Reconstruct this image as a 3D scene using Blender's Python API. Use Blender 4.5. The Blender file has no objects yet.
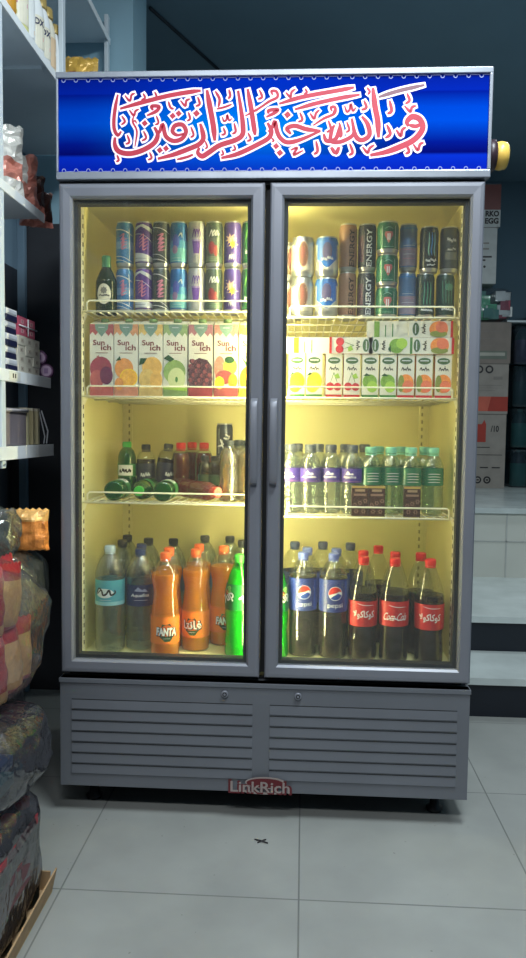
import bpy, math, random
from mathutils import Vector, Matrix, noise
from mathutils.geometry import tessellate_polygon

random.seed(7)
scene = bpy.context.scene
COL = scene.collection
PI = math.pi

# ------------------------------------------------------------------ camera
F_PX, CX, CY, CZ, YAW, PITCH, ROLL = 753.1, .105, -2.0454, 1.0948, .0536, .0651, .0126
_fw = Vector((-math.sin(YAW) * math.cos(PITCH), math.cos(YAW) * math.cos(PITCH), -math.sin(PITCH)))
_r0 = Vector((math.cos(YAW), math.sin(YAW), 0))
_u0 = _r0.cross(_fw)
_rt = _r0 * math.cos(ROLL) + _u0 * math.sin(ROLL)
_up = _u0 * math.cos(ROLL) - _r0 * math.sin(ROLL)
_eye = Vector((CX, CY, CZ))
cam_data = bpy.data.cameras.new('camera')
cam_data.sensor_fit = 'VERTICAL'
cam_data.sensor_height = 24.0
cam_data.lens = F_PX / 958 * 24.0
cam_data.clip_start = .02
cam = bpy.data.objects.new('camera', cam_data)
COL.objects.link(cam)
cam.matrix_world = Matrix(((_rt.x, _up.x, -_fw.x, CX), (_rt.y, _up.y, -_fw.y, CY), (_rt.z, _up.z, -_fw.z, CZ), (0, 0, 0, 1)))
scene.camera = cam


def at(axis, val, px, py):
    """measure: the point of the photo pixel on the world plane axis = val"""
    d = _fw + _rt * ((px - 263) / F_PX) - _up * ((py - 479) / F_PX)
    t = (val - _eye[axis]) / d[axis]
    return _eye + d * t


# ------------------------------------------------------------------ materials
def lin(c):
    o = []
    for v in c[:3]:
        v = v / 255.0
        o.append(v / 12.92 if v <= .04045 else ((v + .055) / 1.055) ** 2.4)
    return (*o, 1.0)


_mats = {}


def pm(name, c, rough=.5, metal=0.0, emit=0.0, var=.08, scale=14.0, bump=0.0, spec=.5, coat=0.0, bscale=None):
    """procedural principled: colour broken up by noise, optional bump"""
    if name in _mats:
        return _mats[name]
    m = bpy.data.materials.new(name)
    m.use_nodes = True
    nt = m.node_tree
    b = nt.nodes['Principled BSDF']
    b.inputs['Roughness'].default_value = rough
    b.inputs['Metallic'].default_value = metal
    b.inputs['Specular IOR Level'].default_value = spec
    b.inputs['Coat Weight'].default_value = coat
    L = lin(c)
    tc = nt.nodes.new('ShaderNodeTexCoord')
    nz = nt.nodes.new('ShaderNodeTexNoise')
    nz.inputs['Scale'].default_value = scale
    nz.inputs['Detail'].default_value = 3
    nt.links.new(tc.outputs['Object'], nz.inputs['Vector'])
    rp = nt.nodes.new('ShaderNodeValToRGB')
    rp.color_ramp.elements[0].position = .3
    rp.color_ramp.elements[1].position = .7
    rp.color_ramp.elements[0].color = tuple(max(0, x * (1 - var)) for x in L[:3]) + (1,)
    rp.color_ramp.elements[1].color = tuple(min(1, x * (1 + var)) for x in L[:3]) + (1,)
    nt.links.new(nz.outputs['Fac'], rp.inputs['Fac'])
    nt.links.new(rp.outputs['Color'], b.inputs['Base Color'])
    if emit:
        nt.links.new(rp.outputs['Color'], b.inputs['Emission Color'])
        b.inputs['Emission Strength'].default_value = emit
    if bump:
        nb = nt.nodes.new('ShaderNodeTexNoise')
        nb.inputs['Scale'].default_value = bscale or scale * 2
        nb.inputs['Detail'].default_value = 4
        nt.links.new(tc.outputs['Object'], nb.inputs['Vector'])
        bp = nt.nodes.new('ShaderNodeBump')
        bp.inputs['Strength'].default_value = bump
        bp.inputs['Distance'].default_value = .01
        nt.links.new(nb.outputs['Fac'], bp.inputs['Height'])
        nt.links.new(bp.outputs['Normal'], b.inputs['Normal'])
    _mats[name] = m
    return m


def clear(name, tint=(255, 255, 255), gloss=.1, rough=.08, body=0.0, body_c=(255, 255, 255), edge=.35, bump=0.0, bscale=30, trans_body=True):
    """thin clear material: transparent + glossy by facing angle, plus a little milky body"""
    if name in _mats:
        return _mats[name]
    m = bpy.data.materials.new(name)
    m.use_nodes = True
    nt = m.node_tree
    nt.nodes.clear()
    out = nt.nodes.new('ShaderNodeOutputMaterial')
    tr = nt.nodes.new('ShaderNodeBsdfTransparent')
    tr.inputs['Color'].default_value = lin(tint)
    gl = nt.nodes.new('ShaderNodeBsdfGlossy')
    gl.inputs['Roughness'].default_value = rough
    lw = nt.nodes.new('ShaderNodeLayerWeight')
    lw.inputs['Blend'].default_value = edge
    mp = nt.nodes.new('ShaderNodeMapRange')
    mp.inputs['To Min'].default_value = gloss * .3
    mp.inputs['To Max'].default_value = min(1, gloss * 3)
    nt.links.new(lw.outputs['Facing'], mp.inputs['Value'])
    mx = nt.nodes.new('ShaderNodeMixShader')
    nt.links.new(mp.outputs['Result'], mx.inputs['Fac'])
    last = tr
    if body:
        df = nt.nodes.new('ShaderNodeBsdfDiffuse')
        df.inputs['Color'].default_value = lin(body_c)
        tl = nt.nodes.new('ShaderNodeBsdfTranslucent')
        tl.inputs['Color'].default_value = lin(body_c)
        ms = nt.nodes.new('ShaderNodeMixShader')
        nt.links.new(df.outputs[0], ms.inputs[1])
        nt.links.new(tl.outputs[0], ms.inputs[2])
        m2 = nt.nodes.new('ShaderNodeMixShader')
        m2.inputs['Fac'].default_value = body
        nt.links.new(tr.outputs[0], m2.inputs[1])
        nt.links.new(ms.outputs[0], m2.inputs[2])
        last = m2
    nt.links.new(last.outputs[0], mx.inputs[1])
    nt.links.new(gl.outputs[0], mx.inputs[2])
    if bump:
        tc = nt.nodes.new('ShaderNodeTexCoord')
        nb = nt.nodes.new('ShaderNodeTexNoise')
        nb.inputs['Scale'].default_value = bscale
        nb.inputs['Detail'].default_value = 3
        nt.links.new(tc.outputs['Object'], nb.inputs['Vector'])
        bp = nt.nodes.new('ShaderNodeBump')
        bp.inputs['Strength'].default_value = bump
        bp.inputs['Distance'].default_value = .02
        nt.links.new(nb.outputs['Fac'], bp.inputs['Height'])
        nt.links.new(bp.outputs['Normal'], gl.inputs['Normal'])
    nt.links.new(mx.outputs[0], out.inputs[0])
    _mats[name] = m
    return m


def drink(name, c, translucency=.5, rough=.15, tint=None, clearness=0.0):
    """a coloured liquid: diffuse + translucent + surface gloss"""
    if name in _mats:
        return _mats[name]
    m = bpy.data.materials.new(name)
    m.use_nodes = True
    nt = m.node_tree
    nt.nodes.clear()
    out = nt.nodes.new('ShaderNodeOutputMaterial')
    df = nt.nodes.new('ShaderNodeBsdfDiffuse')
    df.inputs['Color'].default_value = lin(c)
    tl = nt.nodes.new('ShaderNodeBsdfTranslucent')
    tl.inputs['Color'].default_value = lin(c)
    ms = nt.nodes.new('ShaderNodeMixShader')
    ms.inputs['Fac'].default_value = translucency
    nt.links.new(df.outputs[0], ms.inputs[1])
    nt.links.new(tl.outputs[0], ms.inputs[2])
    last = ms
    if clearness:
        tr = nt.nodes.new('ShaderNodeBsdfTransparent')
        tr.inputs['Color'].default_value = lin(tint or c)
        m2 = nt.nodes.new('ShaderNodeMixShader')
        m2.inputs['Fac'].default_value = clearness
        nt.links.new(ms.outputs[0], m2.inputs[1])
        nt.links.new(tr.outputs[0], m2.inputs[2])
        last = m2
    gl = nt.nodes.new('ShaderNodeBsdfGlossy')
    gl.inputs['Roughness'].default_value = rough
    fr = nt.nodes.new('ShaderNodeFresnel')
    fr.inputs['IOR'].default_value = 1.33
    mx = nt.nodes.new('ShaderNodeMixShader')
    nt.links.new(fr.outputs[0], mx.inputs['Fac'])
    nt.links.new(last.outputs[0], mx.inputs[1])
    nt.links.new(gl.outputs[0], mx.inputs[2])
    nt.links.new(mx.outputs[0], out.inputs[0])
    _mats[name] = m
    return m


# ------------------------------------------------------------------ mesh builder
class MB:
    def __init__(s):
        s.v, s.f, s.m, s.sm, s.mats = [], [], [], [], []
        s.k = 0                                  # print layer counter for flat graphics

    def mi(s, mat):
        if mat not in s.mats:
            s.mats.append(mat)
        return s.mats.index(mat)

    def add(s, verts, faces, mat, smooth=False):
        o = len(s.v)
        s.v += [tuple(p) for p in verts]
        i = s.mi(mat)
        for f in faces:
            s.f.append([o + k for k in f])
            s.m.append(i)
            s.sm.append(smooth)

    def box(s, x0, x1, y0, y1, z0, z1, mat):
        s.add([(x0, y0, z0), (x1, y0, z0), (x1, y1, z0), (x0, y1, z0), (x0, y0, z1), (x1, y0, z1), (x1, y1, z1), (x0, y1, z1)],
              [(0, 3, 2, 1), (4, 5, 6, 7), (0, 1, 5, 4), (1, 2, 6, 5), (2, 3, 7, 6), (3, 0, 4, 7)], mat)

    def lathe(s, prof, mat, n=28, c=(0, 0, 0), caps=True, smooth=True, mats=None, fn=None):
        V, rings = [], []
        for r, z in prof:
            rings.append(len(V))
            for i in range(n):
                a = 2 * PI * i / n
                p = Vector((c[0] + r * math.cos(a), c[1] + r * math.sin(a), c[2] + z))
                V.append(fn(p) if fn else p)
        for k in range(len(prof) - 1):
            a, b = rings[k], rings[k + 1]
            fs = [(a + i, a + (i + 1) % n, b + (i + 1) % n, b + i) for i in range(n)]
            o = len(s.v)
            mt = s.mi(mats[k] if mats else mat)
            for f in fs:
                s.f.append([o + q for q in f]); s.m.append(mt); s.sm.append(smooth)
        o = len(s.v)
        if caps:
            s.f.append([o + i for i in reversed(range(n))]); s.m.append(s.mi(mats[0] if mats else mat)); s.sm.append(False)
            b = rings[-1]
            s.f.append([o + b + i for i in range(n)]); s.m.append(s.mi(mats[-1] if mats else mat)); s.sm.append(False)
        s.v += [tuple(p) for p in V]

    def tube(s, pts, r, mat, n=6, closed=False):
        pts = [Vector(p) for p in pts]
        N = len(pts)
        rad = r if isinstance(r, (list, tuple)) else [r] * N
        V = []
        prev = None
        for i, p in enumerate(pts):
            a = pts[(i - 1) % N] if (closed or i > 0) else p
            b = pts[(i + 1) % N] if (closed or i < N - 1) else p
            t = (b - a).normalized()
            ref = prev if prev is not None and abs(prev.dot(t)) < .99 else (Vector((0, 0, 1)) if abs(t.z) < .9 else Vector((1, 0, 0)))
            x = t.cross(ref).normalized()
            y = x.cross(t).normalized()
            prev = y
            for k in range(n):
                q = 2 * PI * k / n
                V.append(p + (x * math.cos(q) + y * math.sin(q)) * rad[i])
        F = []
        for i in range(N if closed else N - 1):
            a, b = i * n, ((i + 1) % N) * n
            F += [(a + k, b + k, b + (k + 1) % n, a + (k + 1) % n) for k in range(n)]
        if not closed:
            F.append(tuple(range(n)))
            F.append(tuple((N - 1) * n + k for k in reversed(range(n))))
        s.add(V, F, mat, True)

    def poly(s, pts, mat):
        """flat polygon, concave allowed"""
        tris = tessellate_polygon([[Vector(p) for p in pts]])
        s.add(pts, [tuple(t) for t in tris], mat)

    # printed graphics -------------------------------------------------
    def flat(s, pts, mat, y, fn=None):
        """print (u, v) polygon on the plane facing -y at y, each a hair above the last"""
        s.k += 1
        yy = y - .0002 - .00012 * s.k
        P = [(u, yy, v) for u, v in pts]
        if fn:
            P = [fn(p) for p in P]
        s.poly(P, mat)

    def wrap(s, pts, mat, R, step=.006):
        """print (u, v) polygon around a cylinder of radius R (u = 0 faces -y)"""
        s.k += 1
        r = R + .0003 + .00015 * s.k
        lo, hi = min(p[0] for p in pts), max(p[0] for p in pts)
        n = max(1, int((hi - lo) / step))
        for i in range(n):
            a, b = lo + (hi - lo) * i / n, lo + (hi - lo) * (i + 1) / n
            q = clip(clip(pts, a, 1), b, -1)
            if len(q) >= 3:
                s.add([(r * math.sin(u / R), -r * math.cos(u / R), v) for u, v in q], [tuple(range(len(q)))], mat)

    def text(s, txt, mat, w=None, h=None, c=(0, 0), y=None, R=None, rot=0.0, bold=.012, sx=1.0, shear=0.0):
        V, Fc = text_geo(txt, bold)
        if not V:
            return
        xs, ys = [p[0] for p in V], [p[1] for p in V]
        W, H = max(xs) - min(xs), max(ys) - min(ys)
        mx, my = (max(xs) + min(xs)) / 2, (max(ys) + min(ys)) / 2
        k = w / W if w else h / H
        ky = h / H if (h and w) else k
        s.k += 1
        ca, sa = math.cos(rot), math.sin(rot)
        P = []
        for px, py in V:
            u, v = (px - mx) * k, (py - my) * ky
            u += shear * v
            u, v = u * ca - v * sa + c[0], u * sa + v * ca + c[1]
            if R:
                r = R + .0005 + .00015 * s.k
                P.append((r * math.sin(u / R), -r * math.cos(u / R), v))
            else:
                P.append((u, y - .0002 - .00012 * s.k, v))
        s.add(P, Fc, mat)

    def build(s, name, parent=None, loc=None, rot=None, bevel=0.0, seg=2):
        me = bpy.data.meshes.new(name)
        me.from_pydata(s.v, [], s.f)
        for m in s.mats:
            me.materials.append(m)
        me.polygons.foreach_set('material_index', s.m)
        me.polygons.foreach_set('use_smooth', s.sm)
        me.update()
        o = bpy.data.objects.new(name, me)
        COL.objects.link(o)
        if parent:
            o.parent = parent
        if loc is not None:
            o.location = loc
        if rot is not None:
            o.rotation_euler = rot
        if bevel:
            b = o.modifiers.new('bevel', 'BEVEL')
            b.width = bevel
            b.segments = seg
            b.limit_method = 'ANGLE'
            b.angle_limit = .7
        return o


def clip(pts, c, sgn):
    out = []
    n = len(pts)
    for i in range(n):
        a, b = pts[i], pts[(i + 1) % n]
        da, db = (a[0] - c) * sgn, (b[0] - c) * sgn
        if da >= 0:
            out.append(a)
        if (da > 0 and db < 0) or (da < 0 and db > 0):
            t = da / (da - db)
            out.append((a[0] + (b[0] - a[0]) * t, a[1] + (b[1] - a[1]) * t))
    return out


_tg = {}


def text_geo(txt, bold):
    key = (txt, bold)
    if key in _tg:
        return _tg[key]
    cu = bpy.data.curves.new('t', 'FONT')
    cu.body = txt
    cu.align_x = 'CENTER'
    cu.resolution_u = 3
    cu.offset = bold
    o = bpy.data.objects.new('t', cu)
    COL.objects.link(o)
    dg = bpy.context.evaluated_depsgraph_get()
    me = bpy.data.meshes.new_from_object(o.evaluated_get(dg))
    V = [(v.co.x, v.co.y) for v in me.vertices]
    Fc = [tuple(p.vertices) for p in me.polygons]
    bpy.data.objects.remove(o)
    bpy.data.curves.remove(cu)
    bpy.data.meshes.remove(me)
    _tg[key] = (V, Fc)
    return V, Fc


def ell(cx, cy, rx, ry, n=18, a0=0, a1=2 * PI):
    full = abs(a1 - a0 - 2 * PI) < 1e-6
    m = n if full else n + 1
    return [(cx + rx * math.cos(a0 + (a1 - a0) * i / n), cy + ry * math.sin(a0 + (a1 - a0) * i / n)) for i in range(m)]


def rect(x0, x1, y0, y1):
    return [(x0, y0), (x1, y0), (x1, y1), (x0, y1)]


def smooth_path(pts, n=6):
    if len(pts) < 3:
        return [Vector(p) for p in pts]
    P = [Vector(p) for p in pts]
    P = [P[0] * 2 - P[1]] + P + [P[-1] * 2 - P[-2]]
    out = []
    for i in range(1, len(P) - 2):
        p0, p1, p2, p3 = P[i - 1], P[i], P[i + 1], P[i + 2]
        for k in range(n):
            t = k / n
            out.append(.5 * ((2 * p1) + (p2 - p0) * t + (2 * p0 - 5 * p1 + 4 * p2 - p3) * t * t + (3 * p1 - p0 - 3 * p2 + p3) * t ** 3))
    out.append(P[-2])
    return out


def ribbon(pts, w, taper=.45):
    """outline of a pen stroke: (u, v) points, width w, thinner ends"""
    P = smooth_path([Vector((p[0], p[1])) for p in pts])
    N = len(P)
    L, R = [], []
    for i, p in enumerate(P):
        a, b = P[max(0, i - 1)], P[min(N - 1, i + 1)]
        t = (b - a)
        t = t.normalized() if t.length > 1e-9 else Vector((1, 0))
        n = Vector((-t.y, t.x))
        q = i / (N - 1)
        k = taper + (1 - taper) * min(1, math.sin(PI * q) * 1.6)
        L.append(p + n * w * k / 2)
        R.append(p - n * w * k / 2)
    return L, R


# ------------------------------------------------------------------ things
def tag(o, label, cat, group=None, kind=None):
    o['label'] = label
    if cat:
        o['category'] = cat
    if group:
        o['group'] = group
    if kind:
        o['kind'] = kind
    return o


def empty(name, loc=(0, 0, 0), rot=(0, 0, 0)):
    o = bpy.data.objects.new(name, None)
    o.empty_display_size = .05
    COL.objects.link(o)
    o.location = loc
    o.rotation_euler = rot
    return o


KIDS = {}


def copy_tree(o, parent=None):
    c = o.copy()
    COL.objects.link(c)
    c.parent = parent
    for ch in list(o.children):
        copy_tree(ch, c)
    return c


_used = set()


def put(proto, loc, rz=0.0, label='', cat='', group=None, rot=None):
    """first use moves the source itself, later uses are copies with their parts"""
    o = proto if proto.name not in _used else copy_tree(proto)
    _used.add(proto.name)
    _used.add(o.name)
    o.location = loc
    o.rotation_euler = rot if rot else (0, 0, rz)
    o['label'] = label
    o['category'] = cat
    if group:
        o['group'] = group
    elif 'group' in o:
        del o['group']
    return o


def structure(o, label=None):
    o['kind'] = 'structure'
    if label:
        o['label'] = label
    return o


# ------------------------------------------------------------------ palette
SILVER = pm('silver_frame', (130, 132, 141), .42, .35, var=.05, scale=6)
SILVER_DK = pm('grey_panel', (112, 115, 122), .5, .25, var=.06, scale=5)
DARK = pm('dark_gap', (14, 14, 17), .6)
GASKET = pm('black_gasket', (28, 30, 34), .6)
LINER = pm('cream_liner', (230, 221, 158), .45, var=.05, scale=4)
WIRE = pm('cream_wire', (236, 232, 205), .35, var=.03)
SLOT = pm('slot_shadow', (60, 58, 40), .6)
SLOT_B = pm('slot_pale', (150, 144, 100), .6)
GLASS = clear('door_glass', (250, 252, 250), .05, .02, edge=.25, body=.045, body_c=(205, 205, 205))  # grey body paints in the haze of reflections, with some dust
WHITE = pm('white_print', (240, 240, 236), .45, var=.03)
WHITE_CARD = pm('white_card', (226, 222, 208), .4, var=.04)
ALU = pm('can_aluminium', (190, 192, 196), .28, .9, var=.05)
BLACK = pm('black_plastic', (22, 22, 26), .4)
INK = pm('dark_ink', (34, 30, 34), .5)


def c_(name, c, rough=.4, **k):
    return pm(name, c, rough, **k)


# ================================================================== SETTING
def tile_mat():
    m = bpy.data.materials.new('grey_floor_tile')
    m.use_nodes = True
    nt = m.node_tree
    b = nt.nodes['Principled BSDF']
    geo = nt.nodes.new('ShaderNodeNewGeometry')
    sep = nt.nodes.new('ShaderNodeSeparateXYZ')
    nt.links.new(geo.outputs['Position'], sep.inputs[0])

    def M(op, a, bb=None):
        n = nt.nodes.new('ShaderNodeMath')
        n.operation = op
        for i, q in enumerate((a, bb)):
            if q is None:
                continue
            if isinstance(q, (int, float)):
                n.inputs[i].default_value = q
            else:
                nt.links.new(q, n.inputs[i])
        return n.outputs[0]
    lines = []
    for ax, off in (('X', .110), ('Y', -.350)):
        f = M('FRACT', M('DIVIDE', M('SUBTRACT', sep.outputs[ax], off - 5.65), .565))
        lines.append(M('GREATER_THAN', M('ABSOLUTE', M('SUBTRACT', f, .5)), .5 - .0035))
    ln = M('MAXIMUM', lines[0], lines[1])
    nz = nt.nodes.new('ShaderNodeTexNoise')
    nz.inputs['Scale'].default_value = 3.5
    nz.inputs['Detail'].default_value = 6
    nt.links.new(geo.outputs['Position'], nz.inputs['Vector'])
    rp = nt.nodes.new('ShaderNodeValToRGB')
    rp.color_ramp.elements[0].position = .3
    rp.color_ramp.elements[1].position = .75
    rp.color_ramp.elements[0].color = lin((142, 144, 141))
    rp.color_ramp.elements[1].color = lin((162, 164, 160))
    nt.links.new(nz.outputs['Fac'], rp.inputs['Fac'])
    sp = nt.nodes.new('ShaderNodeTexNoise')
    sp.inputs['Scale'].default_value = 55
    sp.inputs['Detail'].default_value = 1
    nt.links.new(geo.outputs['Position'], sp.inputs['Vector'])
    spot = M('GREATER_THAN', sp.outputs['Fac'], .775)
    mix1 = nt.nodes.new('ShaderNodeMixRGB')
    mix1.inputs['Color2'].default_value = lin((96, 94, 88))
    nt.links.new(M('MULTIPLY', spot, .5), mix1.inputs['Fac'])
    nt.links.new(rp.outputs['Color'], mix1.inputs['Color1'])
    mix = nt.nodes.new('ShaderNodeMixRGB')
    mix.inputs['Color2'].default_value = lin((112, 114, 112))
    nt.links.new(ln, mix.inputs['Fac'])
    nt.links.new(mix1.outputs['Color'], mix.inputs['Color1'])
    nt.links.new(mix.outputs['Color'], b.inputs['Base Color'])
    b.inputs['Roughness'].default_value = .33
    return m


WALL_DK = pm('slate_wall_paint', (78, 84, 92), .8, var=.1, scale=2)
WALL_BK = pm('dark_back_wall_paint', (84, 112, 128), .8, var=.12, scale=1.5)
CEIL = pm('dark_ceiling_paint', (130, 160, 176), .8, var=.1, scale=1.2)
PALE_BLUE = pm('pale_blue_paint', (150, 185, 200), .6, var=.06, scale=3)

XL, XR, YF, YB, ZC = -1.10, 2.3, -3.4, 4.05, 3.05
b = MB(); b.box(XL - .1, XR + .1, YF, YB + .1, -.06, 0, tile_mat()); structure(b.build('floor'))
b = MB(); b.box(XL - .1, XL, YF, YB, 0, ZC, WALL_DK); structure(b.build('wall_left'))
b = MB(); b.box(XR, XR + .1, YF, YB, 0, ZC, WALL_BK); structure(b.build('wall_right'))
b = MB(); b.box(XL, XR, YB, YB + .1, 0, ZC, WALL_BK); structure(b.build('wall_back'))
b = MB(); b.box(XL - .1, XR + .1, YF, YB + .1, ZC, ZC + .06, CEIL); structure(b.build('ceiling'))
# pale wall pier behind the cooler's left shoulder
pl, pr = at(1, 1.0, 100, 40).x, at(1, 1.0, 133, 40).x
b = MB(); b.box(XL, pr, 1.0, 1.25, 0, ZC, PALE_BLUE); structure(b.build('wall_pier'))
b = MB(); b.box(XL, pr, .988, .999, 0, at(1, .99, 50, 224).z, pm('wall_shade_dark', (46, 48, 54), .7)); structure(b.build('wall_shade_panel'))  # dark sheet put in for the shade beside the cooler
# thin dark bar added to draw the diagonal edge line across the ceiling
p0, p1 = at(2, ZC - .012, 150, 8), at(2, ZC - .012, 232, 82)
b = MB(); b.tube([p0, p1], .008, pm('ceiling_edge_grey', (40, 52, 60), .6)); structure(b.build('trim_1'))

# stairs and raised platform behind the cooler, right
MARBLE = pm('grey_white_marble', (198, 206, 204), .25, var=.14, scale=5)
RISER = pm('dark_riser', (20, 26, 36), .35)
TILEW = pm('white_wall_tile', (200, 201, 192), .3, var=.05, scale=3)
y0 = .83
y1 = at(2, .155, 500, 652).y
zl = at(1, y1, 500, 617).z
y2 = at(2, zl, 500, 578).y
zp = at(1, y2, 500, 508).z
yb_ = at(2, zp, 490, 485).y
b = MB()
SX0 = .45
b.box(SX0, XR, y0 + .012, y1, 0, .128, RISER)
b.box(SX0, XR, y0, y1 + .02, .128, .155, MARBLE)
b.box(SX0, XR, y1 + .012, y2, 0, zl - .027, RISER)
b.box(SX0, XR, y1, y2 + .02, zl - .027, zl, MARBLE)
structure(b.build('floor_step'))
b = MB()
b.box(SX0, XR, y2 + .015, YB, 0, zp - .03, TILEW)
JOINT_SHADE = pm('tile_joint_and_shade', (176, 178, 174), .7)
zj = zl + (zp - zl) * .52
b.box(SX0, XR, y2 + .012, y2 + .016, zj - .003, zj + .003, JOINT_SHADE)
xj = at(1, y2, 507, 540).x
b.box(xj - .004, xj + .004, y2 + .012, y2 + .016, zl, zp - .03, JOINT_SHADE)  # vertical strip stands in for a shadow band on the tile
b.box(SX0, XR, y2, YB, zp - .03, zp, MARBLE)
structure(b.build('floor_platform'))
print('stairs', y1, zl, y2, zp, yb_)

# ================================================================== COOLER
HW = .575
cooler = empty('display_cooler', (0, .3, 0))
tag(cooler, 'tall grey two-door glass drinks cooler with a lit blue calligraphy sign on top', 'drinks cooler')


def cpart(mb, name, bevel=0.0, parent=None):
    o = mb.build(name, bevel=bevel)
    o.parent = parent or cooler
    if parent is None:
        o.location = (0, -.3, 0)
    return o


Z0, Z1 = .08, 2.035
b = MB()       # outer carcass: sides, top, back, base, front rim
b.box(-HW, -HW + .018, .052, .66, Z0, Z1, SILVER)
b.box(HW - .018, HW, .052, .66, Z0, Z1, SILVER)
b.box(-HW + .018, HW - .018, .64, .66, Z0, Z1, SILVER)
b.box(-HW + .018, HW - .018, .12, .64, Z1 - .02, Z1, SILVER)
b.box(-HW + .018, HW - .018, .06, .64, Z0, .10, SILVER)
cpart(b, 'cabinet', .002)
IX, IZ0, IZ1, IB = .537, .43, 1.735, .60
b = MB()       # cream inner lining
b.box(-HW + .019, -IX, .054, .635, IZ0, IZ1, LINER)
b.box(IX, HW - .019, .054, .635, IZ0, IZ1, LINER)
b.box(-IX, IX, IB, .635, IZ0, IZ1, LINER)
b.box(-HW + .019, HW - .019, .054, .635, .40, IZ0, LINER)
b.box(-HW + .019, HW - .019, .054, .635, IZ1, 1.77, LINER)
cpart(b, 'liner')
b = MB()
b.box(-.012, .016, .0515, .075, IZ0, IZ1, LINER)
cpart(b, 'center_post')
TUBE = pm('lamp_tube_glow', (255, 242, 178), .5, emit=88.0, var=0)
for tx in (-.030, .032):
    b = MB()
    b.lathe([(.006, IZ0 + .03), (.0075, IZ0 + .035), (.0075, IZ1 - .035), (.006, IZ1 - .03)], TUBE, 12, (tx, .0605, 0))
    cpart(b, 'lamp_tube')
# slotted shelf standards
for sx, yy in ((-1, .10), (1, .10)):
    b = MB()
    x = sx * IX
    b.box(min(x, x - sx * .006), max(x, x - sx * .006), yy - .012, yy + .012, IZ0 + .01, IZ1 - .01, WIRE)
    z = IZ0 + .03
    while z < IZ1 - .03:
        xx = x - sx * .0065
        b.box(min(xx, xx - sx * .0006), max(xx, xx - sx * .0006), yy - .004, yy + .004, z, z + .012, SLOT)
        z += .0255
    cpart(b, 'shelf_standard')
for sx in (-1, 1):
    b = MB()
    x = sx * (IX - .025)
    b.box(x - .010, x + .010, IB - .006, IB, IZ0 + .01, IZ1 - .01, LINER)
    z = IZ0 + .03
    while z < IZ1 - .03:
        b.box(x - .003, x + .003, IB - .0066, IB - .006, z, z + .012, SLOT_B)
        z += .0255
    cpart(b, 'shelf_standard')

# wire shelves
SH = {'L1': 1.424, 'L2': 1.184, 'L3': .880, 'R1': 1.410, 'R2': 1.187, 'R3': .850}
for key, z in SH.items():
    x0, x1 = (-IX + .010, -.045) if key[0] == 'L' else (.048, IX - .010)
    b = MB()
    ya, yb = .085, IB - .012
    b.tube([(x0, ya, z), (x1, ya, z), (x1, yb, z), (x0, yb, z)], .0030, WIRE, 6, closed=True)
    for yy in (.2, .36, .5):
        b.tube([(x0, yy, z - .005), (x1, yy, z - .005)], .0026, WIRE, 5)
    n = int((x1 - x0) / .0225)
    for i in range(1, n):
        x = x0 + (x1 - x0) * i / n
        b.tube([(x, ya, z - .001), (x, yb, z - .001)], .0018, WIRE, 5)
    for sx in (x0, x1):          # hook-on end clips
        if abs(sx) > .2:
            q = 1 if sx > 0 else -1
            b.add([(sx, ya, z - .002), (sx, ya + .05, z - .002), (sx + q * .009, ya + .03, z - .035), (sx + q * .009, ya + .01, z - .035)], [(0, 1, 2, 3)], WIRE)
    sh = cpart(b, 'wire_shelf')
    r = MB()
    h = .030
    xa, xb = x0 + .012, x1 - .012
    r.tube([(xa, ya, z), (xa, ya, z + h - .006), (xa + .006, ya, z + h), (xb - .006, ya, z + h), (xb, ya, z + h - .006), (xb, ya, z)], .0026, WIRE, 6)
    r.build('front_rail', sh)

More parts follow.
